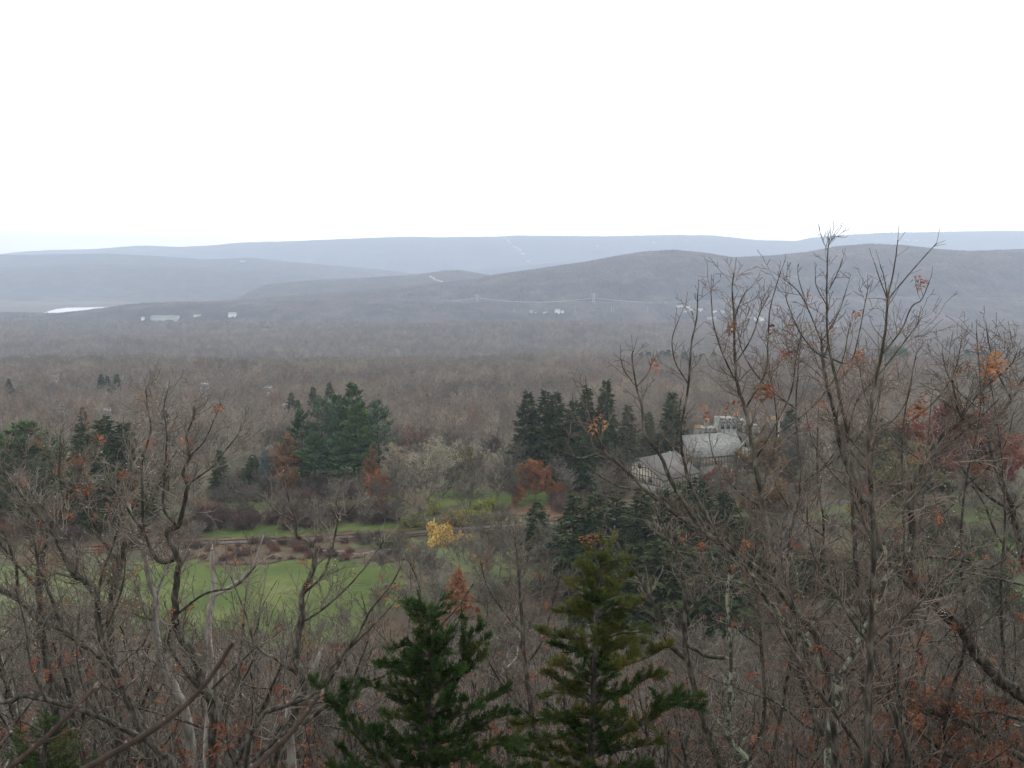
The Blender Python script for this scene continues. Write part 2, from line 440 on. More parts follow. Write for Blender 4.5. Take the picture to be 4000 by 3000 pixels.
_, HB = hill('right_hill', 4200, [(700, 1190), (1000, 1168), (1200, 1152), (1400, 1136), (1600, 1120), (1850, 1092), (1950, 1072), (2100, 1052), (2300, 1022), (2400, 1002), (2500, 986), (2620, 978), (2740, 990), (2850, 1008), (3000, 1001), (3150, 986), (3250, 965), (3380, 955), (3500, 961), (3650, 978), (3750, 984), (4000, 975), (4700, 950)], 950, 800, -110, M_hill, 13, nx=1300, amp=17, rough=5.5)
_, HL = hill('low_wooded_rise', 3300, [(-700, 1224), (0, 1222), (200, 1227), (320, 1216), (440, 1201), (520, 1188), (700, 1181), (950, 1181), (1100, 1178), (1400, 1172), (1700, 1175), (2100, 1180), (2600, 1180), (3200, 1160), (4000, 1165), (4700, 1160)], 500, 500, -110, M_hill, 15, nx=1000, ny=60, amp=3, rough=4)

# a lake behind the low rise
def patch(name, pts, m, kind='structure', dz=0.05, sub=None):
    """flat polygon sheet"""
    me = mesh_np(name, [tuple(p) for p in pts], [np.arange(len(pts))[None, :]], [m])
    return tag(link(name, me), kind=kind)
mw = bpy.data.materials.new('lake_water'); mw.use_nodes = True
b = mw.node_tree.nodes['Principled BSDF']; b.inputs['Base Color'].default_value = (.25, .28, .30, 1); b.inputs['Roughness'].default_value = .4
b.inputs['Specular IOR Level'].default_value = .8
mw.node_tree.nodes['Principled BSDF'].inputs['Metallic'].default_value = .2
b.inputs['Base Color'].default_value = (.55, .57, .60, 1)  # pale base colour stands in for sky reflected by ruffled water
zl = -84.0
lake = []
for u, v in [(170, 1222), (215, 1208), (262, 1202), (330, 1201), (440, 1199), (475, 1201), (450, 1215), (400, 1226), (250, 1230)]:
    dv = -(v-1500)/F; y = (zl-H)/((dv*CP-SP)/(CP+dv*SP)); lake.append(P(u, v, y))
patch('lake', lake, mw)

def ray_hit(u, v, hilldata):
    if hilldata is None: p = gv(u, v); return p
    xs, yy, Z = hilldata
    d = P(u, v, 1.0)-Vector((0, 0, H)); y = yy[0]
    while y < yy[-1]:
        x = d.x*y; z = H+d.z*y
        i = int(np.searchsorted(yy, y))-1; j = int(np.searchsorted(xs, x))-1
        if 0 <= i < len(yy)-1 and 0 <= j < len(xs)-1 and Z[i, j] > z: return Vector((x, y, z))
        y += 6
    return None

# ------------------------------------------------------------------ conifers
def conifer_mesh(seed, Ht=20, Rb=3.6, kind='spruce', n=95, per=46, m=None):
    """local origin at the foot; returns trunk mesh, foliage mesh"""
    R = random.Random(seed); rs = np.random.RandomState(seed)
    k = 9; tp = [(0.12*math.sin(seed+j*.7), .12*math.cos(seed+j), Ht*j/(k-1)) for j in range(k)]
    tr = [Ht*.016*(1-j/(k-1)*.92)+.01 for j in range(k)]
    parts = [tube(tp, tr, 6)]
    cents, dirs = [], []; bs = []
    for j in range(n):
        f = (j+R.random())/n
        if kind == 'pine':
            h = Ht*(.16+.82*f); prof = (1-f)**.62*(0.55+.65*R.random())*min(1, .45+f*3.0)
            L = Rb*prof+.5; az = R.uniform(0, 6.28); el = .05+.75*f+R.gauss(0, .12)
        else:
            h = Ht*(.03+.96*f); prof = (1-f)**.9*(0.62+.5*R.random())*min(1,.55+f*4)
            L = Rb*1.5*prof+.15; az = j*2.4+R.uniform(-.3, .3); el = -.38+.75*f*f+R.gauss(0, .07)
        d0 = Vector((math.cos(az)*math.cos(el), math.sin(az)*math.cos(el), math.sin(el)))
        p = Vector((0, 0, h)); q = p+d0*L
        mid = p.lerp(q, .5)+Vector((0, 0, -.06*L if kind == 'spruce' else -.08*L)); q += Vector((0, 0, .06*L))
        bs += [(tuple(p), tuple(mid), .012*L+.015, .008*L+.01), (tuple(mid), tuple(q), .008*L+.01, .008)]
        m_ = max(6, int(per*(L/Rb)**1.1)+5)
        t = rs.uniform(.18 if kind == 'spruce' else .35, 1.02, m_)
        base = np.array(p)[None]*(1-t)[:, None]+np.array(q)[None]*t[:, None]
        base[:, 2] -= (4*t*(1-t))*.05*L
        side = np.array([-math.sin(az), math.cos(az), 0.0])
        spread = rs.normal(0, 1, m_)*(.26*L*(1.12-t) if kind == 'spruce' else .17*L)+0
        base = base+side[None]*spread[:, None]
        base[:, 2] += rs.normal(0, .045*L+.06, m_)-(np.abs(spread)*.25 if kind == 'spruce' else -np.abs(spread)*.1)
        dd = np.array(d0)[None]*.8+side[None]*np.sign(spread)[:, None]*.7+rs.normal(0, .35, (m_, 3))
        dd[:, 2] += (-.25 if kind == 'spruce' else .45)
        cents.append(base); dirs.append(dd)
    V, q = seg_geo(bs, 3)
    parts.append((V, q, np.zeros((0, 3), int)))
    tv, tf = merge(parts)
    tm = mesh_np('trunk', tv, tf, [M_bark])
    cents = np.vstack(cents); dirs = np.vstack(dirs)
    sz = Ht/20
    V, q = shards(cents, dirs, .95*sz if kind == 'spruce' else .85*sz, .15*sz if kind == 'spruce' else .17*sz, rs)
    V2, q2 = shards(cents+rs.normal(0, .12*sz, cents.shape), dirs+rs.normal(0, .5, dirs.shape), .7*sz, .14*sz, rs)
    fm = mesh_np('foliage', np.vstack([V, V2]), [np.vstack([q, q2+len(V)])], [m])
    return tm, fm
CON = {}
def con_variant(kind, i, m):
    key = (kind, i, m.name)
    if key not in CON:
        CON[key] = conifer_mesh(100*i+7, 20, 3.9 if kind == 'spruce' else 6.6, kind, 84 if kind == 'spruce' else 62, 52 if kind == 'spruce' else 66, m)
    return CON[key]
TREE_N = [0]
def conifer(u, vtop, y, label, kind='spruce', i=0, m=None, wr=1.0, name=None, group=None, cat=None, cone=True):
    g = gp(u, y); ht = zat(vtop, y)-g.z
    tm, fm = con_variant(kind, i, m)
    nm = name or ('pine_tree' if kind == 'pine' else 'spruce_tree')
    TREE_N[0] += 1
    o = empty(nm, g-Vector((0, 0, .2)), TREE_N[0]*1.7, (wr*ht/20, wr*ht/20, (ht+.2)/20))
    link('trunk', tm, o); link('foliage', fm, o)
    tag(o, label, cat or ('pine' if kind == 'pine' else 'spruce'), group)
    return o
# the white pine clump, centre left
GP = 'tall pines clumped behind the shrub garden'
conifer(1183, 1607, 303, 'leftmost green pine of the tall clump, leaning branches over an orange tree', 'pine', 1, M_pine, 1.0, group=GP)
conifer(1263, 1556, 298, 'pale bluish pine with bare grey trunk showing through its middle', 'pine', 2, M_pine_b, .95, group=GP)
conifer(1322, 1545, 312, 'dark pine squeezed between the bluish pine and the tallest pine', 'pine', 3, M_pine, .8, group=GP)
conifer(1385, 1506, 306, 'tallest pine of the clump with a spreading feathery top', 'pine', 4, M_pine, .95, group=GP)
conifer(1402, 1583, 295, 'full light green pine at the front of the tall clump', 'pine', 5, M_bright, .95, group=GP)
conifer(1480, 1570, 303, 'rightmost pine of the clump, bluish, with a long bough reaching right', 'pine', 6, M_pine_b, .95, group=GP)
conifer(1232, 1700, 290, 'low young pine filling the foot of the tall clump on its left', 'pine', 1, M_pine, 1.5, group=GP)
conifer(1345, 1690, 290, 'low green pine at the foot of the clump under the tallest pine', 'pine', 2, M_pine, 1.5, group=GP)
# left edge
conifer(118, 1650, 262, 'round topped bright green pine near the left edge', 'pine', 3, M_bright, 1.7)
conifer(90, 1720, 240, 'dark lower pine in front of the round topped pine', 'pine', 5, M_spruce, 1.5)
conifer(10, 1700, 255, 'dark pine cut by the left edge beside the round topped pine', 'pine', 4, M_pine, 1.1)
conifer(337, 1655, 250, 'narrow pointed spruce left of the broad dark spruce', 'spruce', 1, M_spruce, 1.15)
conifer(428, 1628, 240, 'broad dark spruce with brown tinged crown behind the bare oaks', 'spruce', 2, M_spruce, 1.45)
conifer(505, 1650, 242, 'dark spruce joined to the right of the broad brown tinged spruce', 'spruce', 3, M_spruce, 1.35)
conifer(863, 1757, 285, 'small dark conifer standing alone between the oaks and the pine clump', 'spruce', 1, M_spruce, 1.4)
conifer(992, 1775, 288, 'small dark conifer left of the whitish young spruce', 'spruce', 2, M_spruce, 2.0)
conifer(1039, 1757, 287, 'young pale tipped spruce just left of the orange tree', 'spruce', 3, M_spruce_bl, 1.2)
# spruce group in the centre
GS = 'dark spruces grouped left of the manor'
conifer(2062, 1530, 302, 'leftmost pointed spruce of the dark group left of the manor', 'spruce', 1, M_spruce, 1.25, group=GS)
conifer(2131, 1527, 300, 'broad spruce second from the left in the dark group', 'spruce', 2, M_spruce, 1.3, group=GS)
conifer(2168, 1532, 297, 'spruce with a blunt double top in the middle of the dark group', 'spruce', 3, M_spruce, 1.3, group=GS)
conifer(2238, 1562, 298, 'lower spruce in the gap between the broad and the slender spruces', 'spruce', 1, M_spruce, 1.2, group=GS)
conifer(2290, 1508, 305, 'slender spruce left of the tallest spire of the dark group', 'spruce', 2, M_spruce, 1.0, group=GS)
conifer(2363, 1482, 308, 'tallest narrow spire at the right end of the dark group', 'spruce', 3, M_spruce, .95, group=GS)
conifer(2290, 1690, 285, 'deep green spruce standing lower in front of the dark group', 'spruce', 1, M_spruce, 1.5, group=GS)
conifer(2250, 1740, 288, 'small dark spruce beside the orange tree', 'spruce', 2, M_spruce, 1.5, group=GS)
conifer(2450, 1582, 310, 'olive coloured thin conifer between the dark group and the manor', 'spruce', 1, M_spruce_ol, 1.2)
conifer(2530, 1610, 318, 'olive conifer directly behind the half timbered gable', 'spruce', 2, M_spruce_ol, 1.2)
conifer(2620, 1532, 318, 'dark tall spruce rising over the grey roof of the manor', 'spruce', 3, M_spruce, 1.25)
# front row of conifers below the manor
GF = 'row of dark conifers below the manor'
for k, (u, v, y, wr, lb) in enumerate([
    (2098, 1954, 214, 1.75, 'separate pointed spruce standing left of the conifer row'),
    (2240, 1935, 188, 1.51, 'first conifer of the row right of the separate pointed spruce'),
    (2318, 1925, 184, 1.45, 'dark conifer of the row behind the olive tip of the cedar'),
    (2400, 1915, 190, 1.45, 'dark conifer of the row below the left corner of the gable'),
    (2500, 1925, 179, 1.57, 'wide dark conifer of the row straight below the half timbered gable'),
    (2580, 1905, 186, 1.35, 'dark conifer of the row below the right side of the gable'),
    (2655, 1884, 188, 1.45, 'taller conifer of the row below the grey roof'),
    (2722, 1868, 191, 1.45, 'tallest pointed conifer of the row, below the slate roof'),
    (2818, 1920, 184, 1.57, 'last dark conifer at the right end of the row'),
    (2360, 2060, 190, 1.89, 'low dark conifer in front of the row, beside the cedar'),
    (2600, 2040, 188, 1.89, 'low dark conifer in front of the middle of the row'),
    (2740, 2070, 186, 1.89, 'low dark conifer in front of the right part of the row')]):
    conifer(u, v, y, lb, 'spruce', k % 3+1, M_spruce if k % 3 else M_spruce, wr, group=GF)
for k, (u, v, y, wr, i, lb) in enumerate([
    (2290, 2010, 196, 2.24, 1, 'broad drooping evergreen low at the left of the dark mass'), (2440, 1985, 200, 2.12, 2, 'broad drooping evergreen in the left half of the dark mass'),
    (2540, 1975, 196, 2.24, 3, 'broad dark evergreen at the heart of the dark mass'), (2690, 1960, 198, 2.12, 1, 'broad olive dark evergreen in the right half of the dark mass'),
    (2790, 1985, 200, 2.12, 2, 'broad evergreen at the right end of the dark mass'), (2890, 2020, 200, 2.24, 3, 'rounded evergreen trailing right of the dark mass'),
    (2380, 2150, 170, 2.48, 2, 'low broad evergreen behind the olive topped cedar'), (2580, 2110, 170, 2.60, 3, 'low broad evergreen under the middle of the dark mass'), (2800, 2130, 170, 2.48, 3, 'low broad evergreen under the right end of the dark mass'),
    (2470, 2120, 176, 2.48, 1, 'lowest broad evergreen under the left of the dark mass'), (2680, 2130, 174, 2.48, 2, 'lowest broad evergreen under the right of the dark mass'),
    (2970, 2080, 190, 2.24, 1, 'low rounded evergreen between the dark mass and the blue spruce'), (3180, 2130, 180, 2.36, 3, 'low dark evergreen right of the blue spruce'),
    (3320, 2180, 172, 2.36, 2, 'low evergreen left of the evergreen bush on the right lawn'), (3650, 2230, 168, 2.36, 1, 'low broad evergreen below the small conifer of the right lawn'), (3880, 2200, 172, 2.36, 2, 'low broad evergreen near the right edge below the lawn')]):
    conifer(u, v, y, lb, 'spruce', i, M_spruce_dk if k % 2 else M_spruce, wr, group=GF)
conifer(3085, 2010, 205, 'small blue spruce behind the bare trees right of the conifer row', 'spruce', 1, M_spruce_bl, 1.3)
conifer(3660, 1960, 215, 'small dark conifer on the lawn behind the big leaning oak', 'spruce', 2, M_spruce, 1.5)
conifer(3420, 1640, 290, 'grey green broad evergreen right of the flagpole', 'pine', 2, M_spruce_ol, 1.3)
conifer(3655, 1600, 285, 'dark upright spruce just left of the round red tree', 'spruce', 3, M_spruce, 1.0)
conifer(3530, 1660, 270, 'olive evergreen between the flagpole and the round red tree', 'pine', 3, M_spruce_ol, 1.3)
conifer(3080, 1598, 345, 'small dark evergreen just right of the flagpole', 'pine', 1, M_spruce, 1.0)
conifer(3300, 1640, 318, 'small dark evergreen far behind the flagpole lawn', 'pine', 4, M_spruce, 1.1)
conifer(3760, 2080, 190, 'green broad evergreen on the right lawn behind twigs', 'pine', 5, M_bright, 1.3)
conifer(3500, 2120, 185, 'dark evergreen bush on the lawn behind the upright sapling', 'spruce', 1, M_spruce, 1.6)
# little conifers out in the woods
for k, (u, v, y, lb) in enumerate([
    (400, 1462, 640, 'small dark conifer, left one of three in the wood at the left'),
    (425, 1468, 640, 'small dark conifer, middle one of three in the wood at the left'),
    (462, 1460, 640, 'small dark conifer, right one of three in the wood at the left'),
    (1141, 1534, 470, 'dark round conifer in the wood left above the pine clump'),
    (1227, 1511, 480, 'pointed conifer in the wood just above the pine clump'),
    (1166, 1562, 440, 'pointed conifer in the wood touching the left pines'),
    (1289, 1494, 520, 'faint small conifer above the second pine'),
    (40, 1480, 600, 'small lone conifer in the wood near the left edge'),
    (650, 1600, 380, 'dark conifer in the wood behind the tips of the oaks'),
    (330, 1590, 400, 'loose green conifer in the wood above the narrow spruce')]):
    conifer(u, v, y, lb, 'spruce', k % 3+1, M_spruce, 1.2, group='small conifers scattered in the wood')
# far green pines at the foot of the valley
ORD = ['first', 'second', 'third', 'fourth', 'fifth', 'sixth', 'seventh', 'eighth']
def far_pines():
    R = random.Random(5)
    for (u0, u1, v, y, n, lb) in [(2490, 2640, 1378, 1190, 7, 'pine from the left in the belt above the bare manor trees'), (2640, 2800, 1385, 1170, 8, 'pine from the left in the belt behind the tall bare twigs'), (3770, 3900, 1372, 1200, 6, 'pine from the left in the patch below the big tan leaf'), (3440, 3540, 1362, 1220, 5, 'pine from the left in the patch behind the upright sapling')]:
        for k in range(n):
            conifer(u0+(u1-u0)*(k+R.random())/n, v+R.uniform(-12, 8), y+R.uniform(-30, 30), ORD[k]+' '+lb, 'pine', k % 3+1, M_pine, 1.3, group='far pine belt')
far_pines()

# ------------------------------------------------------------------ bare tree prototypes
def bare_meshes(seed, Ht=14, spread=1.0, maxl=4, dens=1.0, rmin=.004, matT=M_bark, matB=M_twig, leafp=0.0, nl=7, step=.35, lean=.05, trunk_r=None, fork=.3, leafsize=.13, ratio=.6):
    g = Grow(seed, step=step, maxl=maxl, dens=dens, rmin=rmin, up=.07, ratio=ratio)
    R = g.R; r0 = trunk_r or Ht*.011
    # trunk wanders up; limbs leave from `fork` upward
    n = 9; pts = [Vector((0, 0, 0))]; d = Vector((R.gauss(0, lean), R.gauss(0, lean), 1)).normalized()
    for k in range(n):
        d = (d+Vector((R.gauss(0, .11), R.gauss(0, .11), .06))).normalized(); pts.append(pts[-1]+d*(Ht*.8/n))
    rad = [r0*(1-.78*k/n) for k in range(n+1)]
    sp, sr = smooth_poly(pts, rad, 3)
    parts = [tube(sp, sr, 7, .06, seed)]
    g.branch(pts[-1], d, Ht*.2, rad[-1], 2)
    for k in range(nl):
        f = fork+(.95-fork)*(k+R.random())/nl
        i = min(int(f*n), n-1); p = pts[i].lerp(pts[i+1], f*n-i)
        az = k*2.4+R.uniform(-.5, .5); el = R.uniform(.25, .85)
        dd = Vector((math.cos(az)*math.cos(el), math.sin(az)*math.cos(el), math.sin(el)))
        g.branch(p, dd, Ht*spread*(.52-.34*f)*R.uniform(.8, 1.2), rad[i]*.6, 1, limb=True)
    for pl, rl in g.limbs: parts.append(tube(pl, rl, 5, .05, seed+1))
    tv, tf = merge(parts); tm = mesh_np('trunk', tv, tf, [matT], smooth=True)
    V, q = seg_geo(g.segs, 3); bm_ = mesh_np('branches', V, [q], [matB])
    lm = None
    if leafp:
        tips = [t[0]+Vector((R.gauss(0, .05), R.gauss(0, .05), R.gauss(0, .05))) for t in g.tips if R.random() < leafp]
        cl = []
        for c in tips:
            for _ in range(R.choice((1, 2, 3, 5))): cl.append(c+Vector((R.gauss(0, .05), R.gauss(0, .05), R.gauss(0, .05))))
        if cl:
            V, f = leaf_geo(cl, leafsize, R); lm = mesh_np('leaves', V, f, [M_oak])
    return tm, bm_, lm, g
def place_bare(protos, i, loc, rz, s, label, name='bare_tree', cat='bare tree', group=None):
    tm, bm_, lm = protos[i % len(protos)][:3]
    o = empty(name, loc, rz, s)
    link('trunk', tm, o); link('branches', bm_, o)
    if lm: link('leaves', lm, o)
    tag(o, label, cat, group)
    return o

# mid-distance trees: crowns a few dozen pixels across
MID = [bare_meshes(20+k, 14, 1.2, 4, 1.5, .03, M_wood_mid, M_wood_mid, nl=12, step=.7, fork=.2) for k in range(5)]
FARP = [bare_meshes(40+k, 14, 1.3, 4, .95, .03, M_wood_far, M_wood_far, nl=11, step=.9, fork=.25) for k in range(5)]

# woods change tint from stand to stand: a noise over where each tree stands
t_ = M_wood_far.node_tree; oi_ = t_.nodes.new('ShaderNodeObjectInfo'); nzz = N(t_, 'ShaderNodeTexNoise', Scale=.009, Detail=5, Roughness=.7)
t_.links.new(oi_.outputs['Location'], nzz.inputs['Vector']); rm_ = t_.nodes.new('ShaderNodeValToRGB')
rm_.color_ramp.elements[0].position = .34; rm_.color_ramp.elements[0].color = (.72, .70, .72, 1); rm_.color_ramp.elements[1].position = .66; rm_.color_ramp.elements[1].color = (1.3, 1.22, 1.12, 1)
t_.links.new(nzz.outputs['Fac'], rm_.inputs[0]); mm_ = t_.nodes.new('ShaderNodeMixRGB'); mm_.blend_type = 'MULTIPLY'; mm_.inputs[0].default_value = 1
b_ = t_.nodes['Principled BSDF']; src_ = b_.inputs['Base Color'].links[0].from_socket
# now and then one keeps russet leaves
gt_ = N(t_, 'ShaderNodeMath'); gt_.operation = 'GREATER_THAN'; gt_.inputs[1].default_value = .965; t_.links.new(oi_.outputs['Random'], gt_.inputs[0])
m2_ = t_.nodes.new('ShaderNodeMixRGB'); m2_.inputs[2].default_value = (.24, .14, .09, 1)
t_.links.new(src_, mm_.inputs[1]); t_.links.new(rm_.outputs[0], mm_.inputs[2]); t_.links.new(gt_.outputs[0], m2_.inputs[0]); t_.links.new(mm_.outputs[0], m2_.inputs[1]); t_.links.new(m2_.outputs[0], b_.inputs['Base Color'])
# forest as scattered stuff
protoC = bpy.data.collections.new('forest_kinds')
for k, (tm, bm_, lm, g) in enumerate(FARP):
    # one joined mesh per kind
    V1 = np.empty(len(tm.vertices)*3, np.float32); tm.vertices.foreach_get('co', V1)
    V2 = np.empty(len(bm_.vertices)*3, np.float32); bm_.vertices.foreach_get('co', V2)
    q1 = [tuple(p.vertices) for p in tm.polygons if len(p.vertices) == 4]
    q2 = np.array([tuple(p.vertices) for p in bm_.polygons])+len(tm.vertices)
    me = mesh_np('forest_tree', np.concatenate([V1, V2]), [np.array(q1), q2], [M_wood_far])
    o = bpy.data.objects.new('forest_tree', me); protoC.objects.link(o)
print('far proto faces', [len(o.data.polygons) for o in protoC.objects])
def scatter(name, pts, scl, label):
    me = bpy.data.meshes.new(name); n = len(pts)
    me.vertices.add(n); me.vertices.foreach_set('co', np.asarray(pts, np.float32).ravel())
    a = me.attributes.new('sc', 'FLOAT', 'POINT'); a.data.foreach_set('value', np.asarray(scl, np.float32))
    o = link(name, me)
    ng = bpy.data.node_groups.new(name+'_scatter', 'GeometryNodeTree')
    ng.interface.new_socket('Geometry', in_out='INPUT', socket_type='NodeSocketGeometry')
    ng.interface.new_socket('Geometry', in_out='OUTPUT', socket_type='NodeSocketGeometry')
    gi = ng.nodes.new('NodeGroupInput'); go = ng.nodes.new('NodeGroupOutput')
    ip = ng.nodes.new('GeometryNodeInstanceOnPoints'); ci = ng.nodes.new('GeometryNodeCollectionInfo')
    ci.inputs['Collection'].default_value = protoC; ci.inputs['Separate Children'].default_value = True; ci.inputs['Reset Children'].default_value = True
    ip.inputs['Pick Instance'].default_value = True
    na = ng.nodes.new('GeometryNodeInputNamedAttribute'); na.data_type = 'FLOAT'; na.inputs['Name'].default_value = 'sc'
    rv = ng.nodes.new('FunctionNodeRandomValue'); rv.data_type = 'FLOAT_VECTOR'; rv.inputs[0].default_value = (-.04, -.04, 0); rv.inputs[1].default_value = (.04, .04, 6.28)
    ri = ng.nodes.new('FunctionNodeRandomValue'); ri.data_type = 'INT'
    ri.inputs[4].default_value = 0; ri.inputs[5].default_value = len(protoC.objects)-1
    L = ng.links
    L.new(gi.outputs[0], ip.inputs['Points']); L.new(ci.outputs[0], ip.inputs['Instance'])
    L.new(ri.outputs[2], ip.inputs['Instance Index']); L.new(rv.outputs[0], ip.inputs['Rotation'])
    L.new(na.outputs[0], ip.inputs['Scale']); L.new(ip.outputs[0], go.inputs[0])
    md = o.modifiers.new('scatter', 'NODES'); md.node_group = ng
    tag(o, label, 'forest', kind='stuff')
    return o
WH = [(212, 1480, 20), (112, 1464, 13), (420, 1618, 26), (240, 1599, 16), (383, 1616, 12), (800, 1511, 17), (858, 1590, 16), (795, 1556, 15), (1047, 1526, 22), (1125, 1597, 26), (1140, 1578, 12), (470, 1472, 14)]
def wood_house_y(u, v):
    y = 330.0
    while P(u, v, y).z > zz(P(u, v, y).x, y)+5.5 and y < 1150: y += 5
    return y
CLEAR = [(u, w, wood_house_y(u, v)-75, wood_house_y(u, v)+12) for u, v, w in WH]
VCLEAR = [(645, 80, 1242), (770, 26, 1238), (908, 28, 1232), (558, 14, 1246), (1033, 18, 1292), (2085, 26, 1223), (2130, 18, 1223), (2185, 26, 1217), (2665, 34, 1200), (2710, 40, 1212), (2790, 36, 1220), (2850, 34, 1224), (2780, 30, 1250), (2955, 40, 1246), (540, 190, 1252), (2700, 80, 1253), (890, 60, 1245)]
rs = np.random.RandomState(4)
def wood_points(y0, y1, area, keep=None, wmax=.64):
    n = int(wmax*(y1*y1-y0*y0)/area)
    y = np.sqrt(rs.uniform(y0*y0, y1*y1, n)); x = rs.uniform(-wmax, wmax, n)*(y+20)
    m = np.ones(n, bool) if keep is None else keep(x, y)
    u = 2000+x/y*F
    for cu, cw, ya, yb in CLEAR: m &= ~((abs(u-cu) < cw) & (y > ya) & (y < yb))
    if y0 > 1300:
        for cu, cw, cv in VCLEAR:
            vv = 1500-F*np.tan(PITCH+np.arctan((zt(x, y)+16-H)/y)); vb = 1500-F*np.tan(PITCH+np.arctan((zt(x, y)-H)/y))
            m &= ~((abs(u-cu) < cw) & (vv < cv) & (vb > cv-6))
    x, y = x[m], y[m]
    return np.stack([x, y, zt(x, y)-.3], -1)
def keep_plateau(x, y):
    u = x/y*F*1.0+2000
    edge = 345+25*np.sin(u*.004)+np.where((u > 2400) & (u < 3200), 25, 0)
    return y > edge
p1 = wood_points(330, 1190, 70, keep_plateau)
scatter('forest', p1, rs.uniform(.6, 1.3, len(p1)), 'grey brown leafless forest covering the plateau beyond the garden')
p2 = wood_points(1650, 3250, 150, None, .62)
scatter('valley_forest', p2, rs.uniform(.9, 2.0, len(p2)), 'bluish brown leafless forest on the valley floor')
print('forest', len(p1), len(p2))


# ------------------------------------------------------------------ naming by neighbours
MARKS = [(118, 1800, 'the round topped pine'), (337, 1800, 'the narrow pointed spruce'), (450, 1900, 'the broad dark spruce'), (30, 2100, 'the left edge of the picture'),
 (863, 1860, 'the lone small conifer'), (1039, 1870, 'the pale tipped young spruce'), (1120, 1800, 'the orange tree by the pines'), (1263, 1860, 'the pale trunked pine'),
 (1400, 1840, 'the tall pine clump'), (1450, 1880, 'the rust coloured bush'), (1655, 1900, 'the cream tipped tree'), (1610, 2035, 'the yellow green shrub'), (1745, 2080, 'the golden shrub'),
 (1935, 1950, 'the yellow green hedge shrubs'), (2093, 1870, 'the round orange tree'), (2050, 1700, 'the dark spruce group'), (2098, 2100, 'the separate pointed spruce'), (2266, 1900, 'the deep green low spruce'),
 (2500, 1880, 'the half timbered gable'), (2640, 1840, 'the grey manor roof'), (2760, 1760, 'the slate manor roof'), (2900, 1700, 'the stone manor block'), (3043, 1640, 'the flagpole'),
 (3085, 2080, 'the blue spruce'), (3400, 1700, 'the grey green evergreen'), (3655, 1700, 'the upright spruce on the right'), (3790, 1620, 'the round red tree'), (3980, 1800, 'the right edge of the picture'),
 (3660, 2040, 'the small conifer on the right lawn'), (3500, 2200, 'the evergreen bush on the right lawn'), (1000, 2100, 'the curving park road'), (600, 2330, 'the left half of the green field'),
 (1050, 2330, 'the middle of the green field'), (1450, 2350, 'the right end of the green field'), (1780, 2350, 'the conical orange tree'), (1680, 2600, 'the dark green cedar'), (2330, 2500, 'the olive topped cedar'),
 (1000, 2850, 'the blurred near twigs'), (820, 2400, 'the pale dead snag'), (2600, 2150, 'the row of dark conifers'), (3260, 2700, 'the lichen covered oak'), (3400, 2500, 'the upright sapling'), (3800, 2550, 'the big leaning oak'),
 (200, 2850, 'the little cedar in the corner'), (2840, 2880, 'the pale lichen stem'), (3000, 2350, 'the slanting limb'), (700, 2650, 'the pale leaning trunk')]
USED = {}
def where(prefix, u, v):
    ms = sorted(MARKS, key=lambda m: (m[0]-u)**2+(m[1]-v)**2)
    for k in range(14):
        m = ms[k]; du, dv = u-m[0], v-m[1]
        if abs(du) > abs(dv)*1.1: rel = 'right of' if du > 0 else 'left of'
        else: rel = 'below' if dv > 0 else 'above'
        far = 'just ' if (du*du+dv*dv) < 90**2 else ''
        l = prefix+' '+far+rel+' '+m[2]
        if l not in USED and len(l.split()) <= 16:
            USED[l] = 1; return l
    for a in range(8):
        for b in range(a+1, 9):
            l = prefix+' between '+ms[a][2]+' and '+ms[b][2]
            if l not in USED and len(l.split()) <= 16: USED[l] = 1; return l
    return prefix+' near '+ms[0][2]

# ------------------------------------------------------------------ lawns, roads, beds
M_lawn = mat('lawn_grass', (.055, .074, .022), (.135, .145, .055), .07, detail=12, nrough=.65, c3=(.078, .108, .032), lo=.3, hi=.7, rough=.95, spec=.1)
M_lawn2 = mat('rough_grass', (.07, .085, .04), (.12, .14, .06), .12, detail=10, rough=.95, spec=.1)
M_road = mat('worn_asphalt', (.075, .068, .058), (.115, .105, .09), 1.2, detail=6, rough=.9)
M_litter = mat('fallen_leaves', (.10, .062, .040), (.18, .11, .07), .8, detail=9, rough=.95, spec=.1)
M_bed = mat('mulched_bed', (.070, .056, .038), (.125, .090, .062), .3, detail=9, rough=.95, spec=.1)
def inside(px, py, poly):
    r = np.zeros(px.shape, bool); n = len(poly)
    for i in range(n):
        x1, y1 = poly[i]; x2, y2 = poly[(i+1) % n]
        c = ((y1 > py) != (y2 > py)) & (px < (x2-x1)*(py-y1)/(y2-y1+1e-9)+x1)
        r ^= c
    return r
def drape(name, poly_uv, m, dz=.12, cell=.6, rag=2.2, kind='structure', label=None, cat=None):
    poly = [tuple(gv(u, v)[:2]) for u, v in poly_uv]
    xs = [p[0] for p in poly]; ys_ = [p[1] for p in poly]
    gx = np.arange(min(xs), max(xs)+cell, cell); gy = np.arange(min(ys_), max(ys_)+cell, cell)
    X, Y = np.meshgrid(gx, gy)
    jx = rag*np.sin(X*.31+Y*.17)+rag*.5*np.sin(X*.9+Y*1.3); jy = rag*np.sin(Y*.27-X*.2+1)+rag*.5*np.sin(X*1.1-Y*.7)
    xc, yc = X[:-1, :-1]+cell/2, Y[:-1, :-1]+cell/2
    keep = inside(xc+jx[:-1, :-1], yc+jy[:-1, :-1], poly)
    nx = len(gx); idx = np.argwhere(keep); i = idx[:, 0]*nx+idx[:, 1]
    q = np.stack([i, i+1, i+1+nx, i+nx], -1)
    V = np.stack([X, Y, zt(X, Y)+dz], -1).reshape(-1, 3)
    used = np.unique(q); remap = -np.ones(len(V), int); remap[used] = np.arange(len(used))
    o = link(name, mesh_np(name, V[used], [remap[q]], [m], smooth=True)); return tag(o, label, cat, kind=kind)
